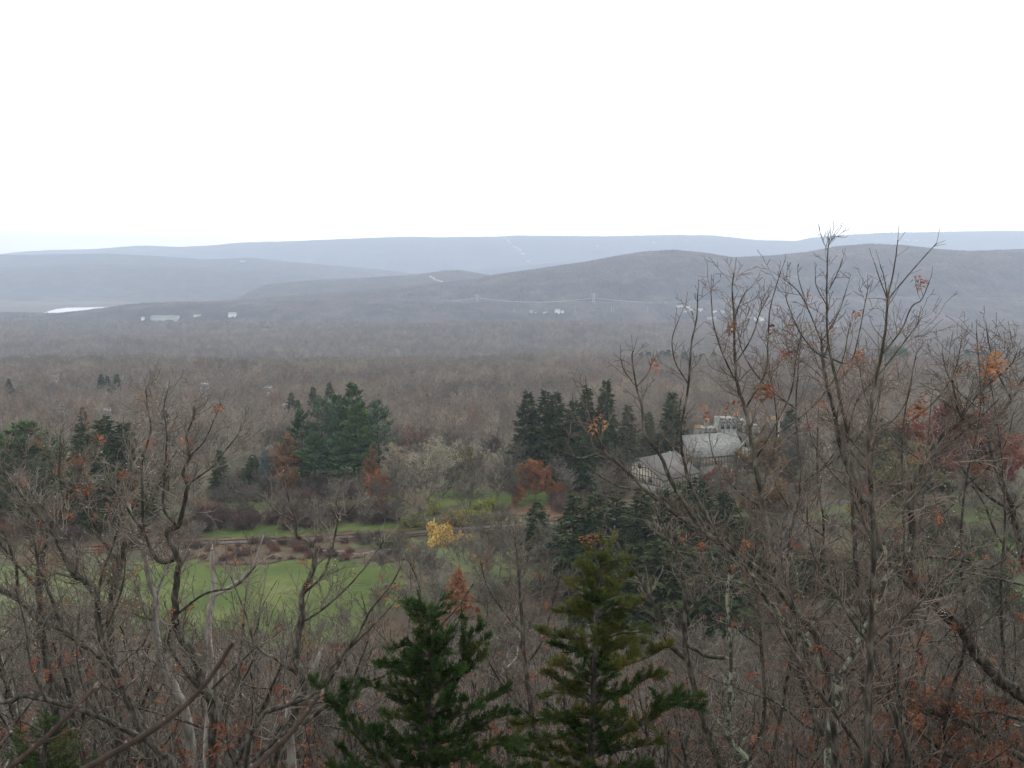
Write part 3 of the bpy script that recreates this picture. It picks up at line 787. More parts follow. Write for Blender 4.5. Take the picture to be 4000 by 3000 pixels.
def ribbon(name, pts, wid, m, dz=.16, off=0.0, k=10, kind='structure', wob=0.0):
    p = [gv(u, v) for u, v in pts]; sp, _ = smooth_poly([(a.x, a.y, 0) for a in p], [1]*len(p), k); sp = np.array(sp)
    tn = np.gradient(sp, axis=0); tn /= np.linalg.norm(tn, axis=1)[:, None]; nn = np.stack([-tn[:, 1], tn[:, 0]], -1)
    rs_ = np.random.RandomState(len(pts)); n = len(sp)
    w1 = wid/2*(1+wob*rs_.uniform(-1, 1, n)); w2 = wid/2*(1+wob*rs_.uniform(-1, 1, n))
    cols = []
    for f in (-1, -.33, .33, 1):
        ww = w1 if f < 0 else w2
        xy = sp[:, :2]+nn*(off+f*ww)[:, None]; cols.append(np.column_stack([xy, zt(xy[:, 0], xy[:, 1])+dz]))
    V = np.stack(cols, 1).reshape(-1, 3)
    i = (np.arange(n-1)[:, None]*4+np.arange(3)[None]).ravel(); q = np.stack([i, i+4, i+5, i+1], -1)
    return tag(link(name, mesh_np(name, V, [q], [m])), kind=kind)
drape('lawn', [(540, 2190), (900, 2212), (1200, 2190), (1500, 2200), (1600, 2225), (1580, 2330), (1500, 2400), (1420, 2460), (1200, 2520), (900, 2540), (560, 2530), (480, 2350)], M_lawn)
drape('lawn', [(-500, 2215), (200, 2225), (500, 2215), (520, 2350), (600, 2500), (-500, 2500)], M_lawn2, dz=.06)
drape('lawn', [(820, 2062), (1150, 2058), (1420, 2040), (1600, 2052), (1900, 2030), (2060, 2035), (2060, 2052), (1650, 2076), (1200, 2092), (820, 2110)], M_lawn)
drape('lawn', [(1640, 1935), (1750, 1915), (2000, 1925), (2180, 1915), (2200, 1960), (2060, 1985), (1900, 1975), (1700, 1985)], M_lawn)
drape('lawn', [(850, 1965), (1100, 1958), (1500, 1955), (1500, 1972), (1200, 1985), (850, 1990)], M_lawn)
drape('lawn', [(1300, 2128), (1700, 2112), (2120, 2090), (2200, 2180), (2100, 2300), (1750, 2215), (1650, 2180), (1350, 2150)], M_lawn2)
drape('lawn', [(3080, 1985), (3350, 1950), (3600, 1935), (4400, 1910), (4500, 2010), (3900, 2040), (3500, 2060), (3150, 2040)], M_lawn2)
drape('lawn', [(3450, 2110), (3900, 2090), (4500, 2080), (4500, 2190), (3900, 2230), (3480, 2200)], M_lawn)
drape('lawn', [(2350, 2230), (2520, 2220), (2560, 2270), (2400, 2290)], M_lawn)
drape('lawn', [(3600, 2290), (4000, 2260), (4600, 2250), (4600, 2400), (3900, 2420), (3600, 2380)], M_lawn2)
drape('leaf_bed', [(600, 2140), (900, 2128), (1250, 2130), (1500, 2150), (1650, 2165), (1600, 2188), (1250, 2182), (900, 2205), (600, 2180)], M_bed, dz=.2)
drape('leaf_bed', [(1380, 1935), (1500, 1925), (1560, 1940), (1540, 1965), (1400, 1960)], M_bed, dz=.25)
drape('leaf_bed', [(1950, 1975), (2250, 1970), (2300, 2010), (2100, 2030), (1960, 2010)], M_litter, dz=.25)
RD = [(300, 2150), (700, 2128), (980, 2118), (1230, 2106), (1420, 2097), (1580, 2086), (1800, 2068), (2000, 2055), (2250, 2040)]
ribbon('road', RD, 2.6, M_road, dz=.24)
ribbon('leaf_litter', RD, 1.5, M_litter, dz=.28, off=3.0, wob=.6, kind='stuff')['label'] = 'brown fallen leaves along the far edge of the park road'
ribbon('leaf_litter', RD, .9, M_litter, dz=.28, off=-2.8, wob=.6, kind='stuff')['label'] = 'brown fallen leaves along the near edge of the park road'
ribbon('path', [(2950, 1965), (3150, 1972), (3400, 1958), (3700, 1968), (4050, 1950)], 4.0, M_road, dz=.24)
ribbon('path', [(2900, 1890), (3100, 1900), (3300, 1930)], 3.5, M_road, dz=.24)

# low rocks edging the bed
M_rock = mat('pale_rock', (.12, .115, .10), (.27, .26, .24), 1.5, bump=.4, detail=8)
def rocks(name, u0, u1, v, n, label):
    R = random.Random(int(u0)); parts = []
    ico = np.array([(1, 0, 0), (0, 1, 0), (-1, 0, 0), (0, -1, 0), (.6, .6, .6), (-.6, .6, .6), (-.6, -.6, .6), (.6, -.6, .6), (0, 0, .85), (0, 0, -.5)])
    fc = np.array([(0, 4, 7), (0, 1, 4), (1, 5, 4), (1, 2, 5), (2, 6, 5), (2, 3, 6), (3, 7, 6), (3, 0, 7), (4, 5, 8), (5, 6, 8), (6, 7, 8), (7, 4, 8), (1, 0, 9), (2, 1, 9), (3, 2, 9), (0, 3, 9)])
    c0 = gv((u0+u1)/2, v)
    for k in range(n):
        p = gv(u0+(u1-u0)*(k+R.random())/n, v+R.uniform(-2.5, 2.5)-5*math.sin(k*.2))
        s_ = R.uniform(.15, .55)
        V = ico*np.array([R.uniform(.8, 1.5), R.uniform(.7, 1.2), R.uniform(.5, .9)])*s_*np.random.RandomState(k).uniform(.8, 1.2, (10, 1))
        parts.append((V+np.array([p.x-c0.x, p.y-c0.y, zz(p.x, p.y)-c0.z+.2]), np.zeros((0, 4), int), fc))
    V, f = merge(parts); o = link(name, mesh_np(name, V, f, [M_rock]), loc=c0); tag(o, label, 'stone wall'); return o
rocks('stone_wall', 1290, 1690, 2163, 85, 'low pale broken stone wall edging the reddish bed above the field')

# ------------------------------------------------------------------ leafy trees and shrubs of the garden
def shrub_meshes(seed, Ht, Wd, mt, leaf=None, leafn=0, lw=.10, ll=.28, droop=False, stems=11, mb=None):
    g = Grow(seed, step=.35, maxl=3, dens=1.7, rmin=.022, up=-.16 if droop else .06, ratio=.7); R = g.R
    for k in range(stems):
        az = k*2.4+R.random(); el = R.uniform(.5, 1.35)
        g.branch((R.uniform(-.2, .2)*Wd, R.uniform(-.2, .2)*Wd, 0), (math.cos(az)*math.cos(el), math.sin(az)*math.cos(el), math.sin(el)), (Ht*math.sin(el)+Wd*.5*math.cos(el))*R.uniform(.7, 1.05), .035, 1)
    V, q = seg_geo(g.segs, 3); bm_ = mesh_np('branches', V, [q], [mb or mt]); lm = None
    if leaf:
        rs_ = np.random.RandomState(seed)
        P1 = np.array([s[1] for s in g.segs]); idx = rs_.randint(0, len(P1), leafn)
        c = P1[idx]+rs_.normal(0, .12, (leafn, 3)); d = rs_.normal(0, 1, (leafn, 3)); d[:, 2] += (-1.2 if droop else .3)
        V, q = shards(c, d, ll, lw, rs_); lm = mesh_np('leaves', V, [q], [leaf])
    return bm_, lm
def leafy_tree(seed, Ht, spread, mt, leaf, leafn, ll=.35, lw=.14, fork=.2, nl=11, low=0.0, up=.3, maxl=4):
    tm, bm_, _, g = bare_meshes(seed, Ht, spread, maxl, 1.1, .016, mt, mt, nl=nl, step=.7, fork=fork)
    rs_ = np.random.RandomState(seed)
    P1 = np.array([s[1] for s in g.segs]); P1 = P1[P1[:, 2] > low*Ht]
    c = P1[rs_.randint(0, len(P1), leafn)]+rs_.normal(0, .22, (leafn, 3)); d = rs_.normal(0, 1, (leafn, 3)); d[:, 2] += up
    V, q = shards(c, d, ll, lw, rs_)
    return tm, bm_, mesh_np('leaves', V, [q], [leaf])
L_orange = mat('orange_leaf', (.15, .085, .045), (.24, .135, .07), .7, transl=.3)
L_rust = mat('rust_leaf', (.23, .095, .042), (.35, .155, .075), .7, transl=.3)
L_red = mat('red_brown_leaf', (.16, .055, .036), (.25, .095, .06), .7, transl=.3)
M_wood_pale = mat('pale_bare_crown', (.20, .185, .15), (.33, .31, .26), .6)
L_cream = mat('cream_leaf', (.30, .27, .18), (.42, .38, .27), .7, transl=.3)
L_ygreen = mat('yellow_green_leaf', (.26, .29, .06), (.42, .43, .12), .7, transl=.3)
L_gold = mat('golden_leaf', (.58, .39, .10), (.74, .54, .20), .7, transl=.3)
L_olive = mat('olive_leaf', (.09, .09, .035), (.16, .14, .06), .7, transl=.3)
L_ochre = mat('ochre_leaf', (.13, .085, .04), (.20, .13, .06), .7, transl=.3)
def place_tree(ms, u, y, vtop, Ht, label, name, cat, wr=1.0, rz=0, group=None):
    g = gp(u, y); h = zat(vtop, y)-g.z; s = h/Ht
    o = empty(name, g-Vector((0, 0, .1)), rz, (s*wr, s*wr, s))
    for nm, m in zip(('trunk', 'branches', 'leaves'), ms):
        if m: link(nm, m, o)
    return tag(o, label, cat, group)
T_or = leafy_tree(61, 10, 1.25, M_wood_mid, L_rust, 5200)
T_red = leafy_tree(62, 12, 1.15, M_wood_mid, L_red, 12000)
T_cream = leafy_tree(63, 16, 1.3, M_wood_pale, L_cream, 2600, low=.45, ll=.24, lw=.09, nl=14)
T_lar = leafy_tree(64, 12, .8, M_wood_mid, L_orange, 5200)
T_och = leafy_tree(65, 9, 1.2, M_wood_mid, L_ochre, 3600)
T_oli = leafy_tree(66, 10, 1.2, M_wood_mid, L_olive, 3000)
place_tree(T_or, 2093, 268, 1790, 10, 'round orange leaved tree below the dark spruce group', 'orange_tree', 'tree', 1.0)
place_tree(T_or, 2020, 262, 1885, 10, 'sparse rust coloured small tree left below the round orange tree', 'orange_tree', 'tree', 1.2, 2)
place_tree(T_or, 2170, 266, 1880, 10, 'sparse rust coloured tree right below the round orange tree', 'orange_tree', 'tree', 1.1, 4)
place_tree(T_lar, 1108, 290, 1690, 12, 'soft orange tree glowing left behind the pine clump', 'orange_tree', 'tree', 1.25)
place_tree(T_lar, 1130, 276, 1780, 12, 'low orange tree at the left foot of the pine clump', 'orange_tree', 'tree', 1.1, 2)
place_tree(T_lar, 1452, 284, 1745, 12, 'rust leaved tree at the right foot of the pine clump', 'orange_tree', 'tree', .8, 1)
place_tree(T_or, 1465, 268, 1835, 10, 'low bright rust bush right below the pine clump', 'orange_tree', 'tree', 1.0, 3)
place_tree(T_lar, 1530, 300, 1720, 12, 'dull orange tree between the pine clump and the cream tipped tree', 'orange_tree', 'tree', 1.2, 5)
place_tree(T_cream, 1662, 258, 1690, 16, 'large bare tree with cream coloured leaf tips on its crown', 'cream_tipped_tree', 'tree', 1.15)
place_tree(T_cream, 1560, 285, 1720, 16, 'smaller cream tipped tree left behind the large one', 'cream_tipped_tree', 'tree', 1.1, 2)
place_tree(T_red, 3792, 262, 1545, 12, 'round dense red leaved tree near the right edge', 'red_tree', 'tree', 1.25)
place_tree(T_red, 2800, 272, 1800, 12, 'reddish small tree in front of the slate roofed wing', 'red_tree', 'tree', 1.0, 3)
T_rb = leafy_tree(69, 14, 1.2, M_twig_red, L_red, 900, ll=.25)
place_tree(T_rb, 1590, 330, 1640, 14, 'reddish brown tree behind the cream tipped trees', 'red_tree', 'tree', 1.3, 4)
place_tree(T_och, 3010, 285, 1690, 9, 'ochre tree beside the stone block of the manor', 'ochre_tree', 'tree', 1.2)
place_tree(T_och, 2980, 235, 1860, 9, 'ochre shrub like tree below the stone block of the manor', 'ochre_tree', 'tree', 1.2, 2)
place_tree(T_oli, 1790, 282, 1770, 10, 'olive leaved tree between the cream tipped tree and the spruce group', 'olive_tree', 'tree', 1.1)
place_tree(T_oli, 1850, 300, 1745, 10, 'olive yellow tree left of the dark spruce group', 'olive_tree', 'tree', 1.2, 1)
place_tree(T_oli, 3560, 240, 1720, 10, 'broad olive tree on the right lawn behind twigs', 'olive_tree', 'tree', 1.3, 2)
place_tree(T_oli, 650, 275, 1800, 10, 'olive leaved tree behind the tips of the left oaks', 'olive_tree', 'tree', 1.2, 3)
place_tree(T_och, 3440, 300, 1620, 9, 'faint orange tree at the wood edge on the right', 'orange_tree', 'tree', 1.2, 2)
T_cone = conifer_mesh(71, 20, 5.2, 'spruce', 100, 62, mat('russet_needles', (.27, .115, .05), (.40, .19, .09), .7, transl=.3))
g_ = gp(1790, 168); h_ = zat(2218, 168)-g_.z; o = empty('conical_orange_tree', g_, 1, (h_/20*1.15, h_/20*1.15, h_/20)); link('trunk', T_cone[0], o); link('foliage', T_cone[1], o)
tag(o, 'feathery conical orange tree standing behind the dark green cedar', 'tree')
g_ = gp(1865, 172); h_ = zat(2370, 172)-g_.z; o = empty('conical_orange_tree', g_, 1, (h_/20*1.6, h_/20*1.6, h_/20)); link('trunk', T_cone[0], o); link('foliage', T_cone[1], o)
tag(o, 'lower orange conical tree right behind the dark green cedar', 'tree')

S_brown = [shrub_meshes(80+k, 3.2, 3.6, mat('shrub_maroon', (.085, .055, .045), (.16, .11, .095), .7, rnd=.25), stems=12) for k in range(3)]
S_grey = [shrub_meshes(84+k, 3.4, 3.4, M_wood_mid, stems=12) for k in range(3)]
S_yg = [shrub_meshes(88+k, 2.6, 4.6, M_wood_mid, L_ygreen, 2300) for k in range(2)]
S_ol = [shrub_meshes(91+k, 3.0, 3.6, M_wood_mid, L_olive, 1500) for k in range(2)]
S_rs = [shrub_meshes(94+k, 2.4, 3.4, M_wood_mid, L_red, 900) for k in range(2)]
S_gold = shrub_meshes(97, 5.5, 3.8, M_wood_mid, L_gold, 8000, droop=True, stems=16, ll=.55, lw=.15)
S_gold2 = shrub_meshes(98, 6.0, 4.0, M_wood_mid, mat('dull_gold_leaf', (.34, .22, .07), (.46, .31, .11), .7, transl=.3), 1500, droop=True, stems=14, ll=.5)
S_green = [shrub_meshes(99+k, 2.8, 3.2, M_wood_mid, M_bright, 2300) for k in range(2)]
def shrub(ms, u, y, s, label, name='shrub', cat='shrub', rz=0, group=None, wr=1.0):
    o = empty(name, gp(u, y)-Vector((0, 0, .1)), rz, (s*wr, s*wr, s))
    for nm, m in zip(('branches', 'leaves'), ms):
        if m: link(nm, m, o)
    return tag(o, label, cat, group)
def yof(v): return gv(2000, v).y
shrub(S_gold, 1742, yof(2120), 2.2, 'bright golden weeping shrub beside the park road', 'golden_shrub', rz=1, wr=.62)
shrub(S_gold2, 1765, yof(2060), 1.5, 'taller duller gold weeping shrub behind the bright golden one', 'golden_shrub', rz=2)
shrub(S_gold2, 1718, yof(2062), 1.2, 'small dull gold shrub left behind the bright golden one', 'golden_shrub', rz=3)
for k, (u, v, s_, lb) in enumerate([(1590, 2052, .75, 'leftmost yellow green shrub of the low pair by the road'), (1632, 2050, .85, 'right yellow green shrub of the low pair by the road'),
    (1700, 2005, .8, 'yellow green shrub left behind the gold shrubs'), (1795, 2050, .9, 'yellow green shrub right behind the bright golden shrub'), (1835, 2030, .8, 'yellow green shrub right of the gold shrubs'),
    (1870, 2010, .9, 'spreading yellow green shrub in the middle of the lawn edge'), (1905, 1990, .8, 'smaller yellow green shrub near the round orange tree'), (1890, 2035, .8, 'low yellow green shrub at the end of the strip lawn'), (1530, 1975, .8, 'pale green shrub by the rust bush')]):
    shrub(S_yg[k % 2], u, yof(v), s_*1.35, lb, 'yellow_green_shrub', rz=k)
R = random.Random(11)
def shrub_field(poly, n, kinds, prefix, name, s0, s1, group):
    us = [p[0] for p in poly]; vs_ = [p[1] for p in poly]; c = 0; tries = 0
    while c < n and tries < n*20:
        tries += 1
        u = R.uniform(min(us), max(us)); v = R.uniform(min(vs_), max(vs_))
        if not inside(np.array([u]), np.array([v]), poly)[0]: continue
        if abs(u-1745) < 75 and v > 2040: continue
        g = gv(u, v); o = shrub(R.choice(kinds), u, g.y, R.uniform(s0, s1), where(prefix, u, v-20), name, rz=R.uniform(0, 6), group=group); c += 1
shrub_field([(780, 2010), (1500, 1990), (1560, 2040), (1400, 2060), (800, 2085)], 60, S_brown, 'brown leafless shrub', 'bare_shrub', .95, 1.5, 'brown shrubs of the garden beds')
shrub_field([(820, 1920), (1560, 1900), (1560, 1955), (820, 1965)], 52, S_brown+S_grey, 'leafless lilac shrub', 'bare_shrub', 1.0, 1.6, 'brown shrubs of the garden beds')
shrub_field([(620, 2135), (1250, 2112), (1600, 2094), (1650, 2104), (1250, 2128), (620, 2150)], 34, S_grey+S_brown, 'low twiggy roadside shrub', 'bare_shrub', .35, .8, 'low shrubs along the road')
shrub_field([(620, 2165), (1250, 2150), (1650, 2165), (1500, 2190), (900, 2200)], 34, S_brown+S_rs+S_grey, 'low russet brush', 'bare_shrub', .35, .75, 'low brush edging the field')
shrub_field([(700, 2145), (1100, 2135), (1250, 2150), (700, 2190)], 10, S_rs, 'low rusty shrub', 'rusty_shrub', .4, .7, 'rusty shrubs in the reddish bed')
shrub_field([(1400, 2130), (2150, 2090), (2150, 2200), (1700, 2210)], 16, S_grey+S_ol, 'grey twiggy shrub', 'bare_shrub', .7, 1.2, 'grey shrubs below the road')
shrub_field([(850, 1860), (1150, 1880), (1150, 1900), (850, 1930)], 9, S_ol+S_green, 'olive green shrub', 'green_shrub', .9, 1.4, 'green shrubs by the small conifers')
shrub_field([(2150, 1930), (2450, 1900), (2500, 1960), (2150, 2010)], 16, S_brown+S_ol, 'brown garden shrub', 'bare_shrub', .8, 1.4, 'shrubs below the manor')
shrub_field([(2650, 1880), (3100, 1900), (3400, 1950), (2900, 1990), (2700, 1960)], 20, S_brown+S_rs+S_grey, 'brown border shrub', 'bare_shrub', .9, 1.5, 'shrubs below the manor')
shrub_field([(3000, 1840), (4000, 1800), (4000, 1900), (3000, 1930)], 22, S_brown+S_ol+S_rs, 'mixed brown shrub', 'bare_shrub', 1.0, 1.6, 'shrubs on the right lawn')
shrub_field([(3050, 2250), (4000, 2230), (4000, 2420), (3050, 2450)], 30, S_green+S_ol, 'green leaved bush', 'green_shrub', 1.2, 2.0, 'green bushes under the right lawns')
shrub_field([(3150, 2080), (4000, 2030), (4000, 2200), (3200, 2280)], 16, S_green+S_ol, 'green leaved shrub', 'green_shrub', .8, 1.4, 'shrubs on the right lawn')
shrub_field([(0, 1990), (800, 1990), (800, 2120), (0, 2140)], 26, S_brown+S_grey+S_rs, 'brown bare shrub', 'bare_shrub', .9, 1.5, 'shrubs behind the left oaks')

# bare garden trees, crowns a few dozen pixels wide
def mids(spec, prefix, group, y=None):
    for k, (u, vb, vt) in enumerate(spec):
        g = gv(u, vb); h = zat(vt, g.y)-g.z; s_ = h/13.6; wv = R.uniform(.85, 1.15)
        place_bare(MID, R.randint(0, 4), g, R.uniform(0, 6), (s_*wv, s_*wv, s_), where(prefix, u, (vb+vt)/2), group=group)
mids([(1660, 2062, 1770), (1820, 2060, 1800), (1555, 2070, 1900), (1935, 1975, 1760), (1900, 1960, 1740), (1730, 1950, 1720), (1780, 1940, 1700), (1990, 1900, 1700), (1600, 1950, 1780), (1500, 1985, 1850),
      (2000, 1990, 1830), (2180, 1910, 1750), (2120, 1880, 1740), (2220, 1960, 1800), (2060, 1960, 1800), (1970, 2110, 1960), (1880, 2120, 1970), (2020, 2190, 1990), (1330, 2040, 1880), (1100, 2060, 1880), (1230, 2100, 1930),
      (960, 2040, 1870), (1420, 2060, 1900), (900, 1960, 1800), (1010, 1940, 1830), (760, 1990, 1790)], 'bare grey garden tree', 'bare trees of the garden')
mids([(2340, 1960, 1800), (2400, 1905, 1740), (2640, 1925, 1840), (2860, 1910, 1770), (2940, 1880, 1700), (2700, 1890, 1750), (3060, 1900, 1690), (3140, 1890, 1680), (3230, 1900, 1700),
      (3330, 1880, 1660), (3390, 1930, 1720), (3480, 1870, 1650), (3600, 1900, 1680), (3700, 1890, 1680), (3860, 1900, 1650), (3960, 1860, 1640), (3920, 1960, 1740), (3160, 1960, 1790), (3280, 2000, 1800), (3780, 2010, 1800),
      (2800, 1990, 1800), (2940, 2030, 1820), (3030, 2060, 1840)], 'bare brownish tree', 'bare trees round the manor')
mids([(40, 1900, 1680), (180, 1920, 1700), (260, 1900, 1700), (580, 1930, 1720), (620, 1890, 1690), (700, 1930, 1740), (90, 2030, 1830), (330, 2020, 1840), (560, 2040, 1830), (740, 2070, 1860), (200, 2080, 1880)], 'bare tree', 'bare trees behind the left oaks')
mids([(1640, 2330, 2120), (1720, 2300, 2080), (1800, 2260, 2060), (1880, 2320, 2090), (1950, 2260, 2050), (2030, 2330, 2100), (1700, 2430, 2200), (1600, 2470, 2260), (1990, 2450, 2200), (2110, 2420, 2180), (2180, 2300, 2080),
      (1560, 2220, 2080), (1480, 2250, 2120), (2140, 2230, 2020), (1900, 2430, 2200), (2230, 2400, 2200), (1500, 2420, 2250)], 'grey twiggy tree', 'grey trees between the field and the conifers')
mids([(60, 2560, 2330), (160, 2520, 2300), (260, 2560, 2340), (360, 2530, 2310), (450, 2560, 2340), (560, 2580, 2380), (680, 2590, 2400), (820, 2600, 2430), (960, 2590, 2420), (1100, 2580, 2410), (1240, 2560, 2390), (1350, 2520, 2350)], 'small brown tree', 'trees along the near edge of the field')
mids([(3050, 2200, 1960), (3150, 2260, 2000), (3250, 2180, 1960), (3450, 2300, 2080), (3700, 2300, 2070), (3900, 2300, 2050), (4000, 2200, 1960), (3000, 2380, 2160),
      (3300, 2420, 2210), (3500, 2440, 2230), (3800, 2440, 2230), (3100, 2120, 1900), (3620, 2120, 1900), (3900, 2090, 1860), (3400, 2090, 1860)], 'brown bare tree', 'bare trees over the right lawns')
# first rank of the wood behind the garden
sp = []
for k in range(60):
    u = -60+4120*(k+R.random())/60
    sp.append((u, R.uniform(1770, 1815), R.uniform(1640, 1690)))
mids(sp, 'grey bare tree at the edge of the wood', 'first rank of the plateau wood')


# ------------------------------------------------------------------ the manor
M_roofg = mat('grey_roof', (.10, .095, .085), (.14, .133, .12), .5)
M_slate = mat('pale_slate_roof', (.13, .133, .125), (.27, .272, .255), 1.6, detail=8, bump=.3)
M_stone = mat('grey_stone', (.13, .13, .118), (.28, .28, .25), .9, detail=8, bump=.3)
M_plaster = mat('cream_plaster', (.34, .315, .25), (.46, .43, .35), .8)
M_timber = mat('dark_timber', (.045, .04, .035), (.08, .07, .06), 2.0)
M_glass = mat('dark_window', (.03, .035, .04), (.07, .08, .09), .6, rough=.2, spec=.6)
M_pot = mat('terracotta_pot', (.42, .22, .09), (.60, .34, .15), 2.0)
M_white = mat('white_paint', (.50, .50, .48), (.70, .70, .68), .8)
def bb(lo, hi):
    x0, y0, z0 = lo; x1, y1, z1 = hi
    V = np.array([(x0, y0, z0), (x1, y0, z0), (x1, y1, z0), (x0, y1, z0), (x0, y0, z1), (x1, y0, z1), (x1, y1, z1), (x0, y1, z1)], float)
    Q = np.array([(0, 3, 2, 1), (4, 5, 6, 7), (0, 1, 5, 4), (1, 2, 6, 5), (2, 3, 7, 6), (3, 0, 4, 7)])
    return V, Q, np.zeros((0, 3), int)
def put(name, parts, m, parent, loc=None, rz=0):
    V, f = merge(parts); o = link(name, mesh_np(name, V, f, [m]), parent)
    if loc is not None: o.location = loc
    o.rotation_euler = (0, 0, rz); return o
def gable_wall(w_, h0, hr, y, th=.4):
    V = [(-w_/2, y, 0), (w_/2, y, 0), (w_/2, y, h0), (0, y, hr), (-w_/2, y, h0)]
    V += [(a, y+th, c) for a, _, c in V]
    Q = np.array([(0, 1, 6, 5), (1, 2, 7, 6), (2, 3, 8, 7), (3, 4, 9, 8), (4, 0, 5, 9)])
    Fn = [np.array([(0, 4, 3, 2, 1)]), np.array([(5, 6, 7, 8, 9)])]
    return np.array(V, float), Q, Fn
def slope(w_, h0, hr, y0, y1, th=.35, over=.6, side=1):
    """one roof slope with thickness, ridge at x=0"""
    k = (hr-h0)/(w_/2); xe = w_/2+over; ze = h0-k*over
    A = [(0, y0, hr), (xe*side, y0, ze), (xe*side, y1, ze), (0, y1, hr)]
    V = [(a, b_, c+.05) for a, b_, c in A]+[(a, b_, c+.05+th) for a, b_, c in A]
    Q = np.array([(0, 3, 2, 1), (4, 5, 6, 7), (0, 1, 5, 4), (1, 2, 6, 5), (2, 3, 7, 6), (3, 0, 4, 7)])
    return np.array(V, float), Q, np.zeros((0, 3), int)
manor = empty('manor_house', gp(2509, 284), 0)
tag(manor, 'large manor with half timbered gable, grey roofs, stone block and clay chimney pots', 'manor')
g0 = manor.location
def wing(u, v_apex, y, rz, w_, L, h0, hr, base, roofm, wallm, timbers=True, roofname='roof', both=True):
    """gabled wing; its front gable stands at (u, y), apex seen at v_apex; heights measured from base"""
    ap = P(u, v_apex, y); z0 = ap.z-hr
    fr = bpy.data.objects.new('wing', None)
    M_ = Matrix.Translation(Vector((ap.x, ap.y, z0))-g0) @ Matrix.Rotation(rz, 4, 'Z')
    def add(nm, parts, m, par=manor):
        V, f = merge(parts); V4 = np.c_[V, np.ones(len(V))] @ np.array(M_).T
        return link(nm, mesh_np(nm, V4[:, :3], f, [m]), par)
    Vg, Qg, Fn = gable_wall(w_, h0, hr, 0)
    V4 = np.c_[Vg, np.ones(len(Vg))] @ np.array(M_).T
    link('gable', mesh_np('gable', V4[:, :3], [Qg, *Fn], [wallm]), manor)
    Vg, Qg, Fn = gable_wall(w_, h0, hr, L-.4)
    V4 = np.c_[Vg, np.ones(len(Vg))] @ np.array(M_).T
    link('gable', mesh_np('gable', V4[:, :3], [Qg, *Fn], [wallm]), manor)
    wl = add('wall', [bb((-w_/2, .41, 0), (-w_/2+.4, L-.41, h0-.02)), bb((w_/2-.4, .41, 0), (w_/2, L-.41, h0-.02))], wallm)
    add('stone_base', [bb((-w_/2-.15, -.15, -base), (w_/2+.15, L+.15, -.003))], M_stone)
    add(roofname, [slope(w_, h0, hr, -.7, L+.5, side=1), slope(w_, h0, hr, -.7, L+.5, side=-1)], roofm)
    if timbers:
        tp = []
        n = int(w_/1.25); k = (hr-h0)/(w_/2)
        for j in range(n+1):
            x = -w_/2+.12+(w_-.24)*j/n; top = h0+(w_/2-abs(x))*k-.25
            tp.append(bb((x-.11, -.07, .02), (x+.11, -.002, max(top, .5))))
        for zz_ in (0.05, h0*.98, h0+(hr-h0)*.5):
            hw = w_/2-.1 if zz_ <= h0 else (hr-zz_)/k-.3
            tp.append(bb((-hw, -.085, zz_), (hw, -.072, zz_+.2)))
        nl_ = int(L/1.3)
        for j in range(nl_):
            y_ = .6+(L-1.2)*j/nl_
            for sx_ in (-1, 1):
                xa, xb = (w_/2+.003, w_/2+.07) if sx_ > 0 else (-w_/2-.07, -w_/2-.003)
                tp.append(bb((xa, y_, .02), (xb, y_+.2, h0-.3)))
        add('timber_frame', tp, M_timber)
        for (x, z_) in ((0, h0+(hr-h0)*.42), (-w_*.24, h0*.35), (w_*.24, h0*.35)):
            f_ = add('window', [bb((x-.75, -.12, z_), (x+.75, -.088, z_+1.5))], M_timber)
            add('pane', [bb((x-.6, -.14, z_+.12), (x+.6, -.122, z_+1.38))], M_glass, f_)
    return M_
wing(2500, 1793, 284, math.radians(-50), 20.0, 17.5, 2.6, 7.8, 6.0, M_roofg, M_plaster)
wing(2668, 1704, 312, math.radians(-72), 13.5, 21, 3.6, 9.8, 7.5, M_slate, M_plaster, timbers=True)
wing(2918, 1722, 308, math.radians(-20), 6.5, 10, 6.5, 10.5, 6.0, M_slate, M_plaster, timbers=True)
def block(u0, u1, vt, y, depth, m=M_stone, name='stone_block', parapet=True, wins=0, zb=-6):
    a = P(u0, vt, y); b_ = P(u1, vt, y); x0, x1, z1 = a.x-g0.x, b_.x-g0.x, a.z-g0.z; y0 = y-g0.y
    parts = [bb((x0, y0, zb), (x1, y0+depth, z1))]
    if parapet:
        n = max(3, int((x1-x0)/1.4))
        for j in range(n):
            xa = x0+(x1-x0)*j/n; parts.append(bb((xa+.05, y0-.12, z1+.003), (xa+(x1-x0)/n*.55, y0+.5, z1+.75)))
        parts.append(bb((x0-.2, y0-.2, z1-.9), (x1+.2, y0-.003, z1-.55)))
    o = put(name, parts, m, manor)
    for j in range(wins):
        x = x0+(x1-x0)*(j+.5)/wins
        for zz_ in (z1-3.4, z1-6.8):
            f_ = put('window', [bb((x-.7, y0-.08, zz_), (x+.7, y0-.004, zz_+1.9))], M_slate, manor)
            put('pane', [bb((x-.55, y0-.10, zz_+.12), (x-.05, y0-.083, zz_+1.78)), bb((x+.05, y0-.10, zz_+.12), (x+.55, y0-.083, zz_+1.78))], M_glass, f_)
    return (x0, x1, y0, z1)
block(2812, 2880, 1640, 322, 9, wins=3)
block(2878, 2935, 1650, 327, 10, wins=2)
block(2935, 2970, 1668, 325, 8, wins=1)
block(2752, 2818, 1680, 326, 10, wins=2)
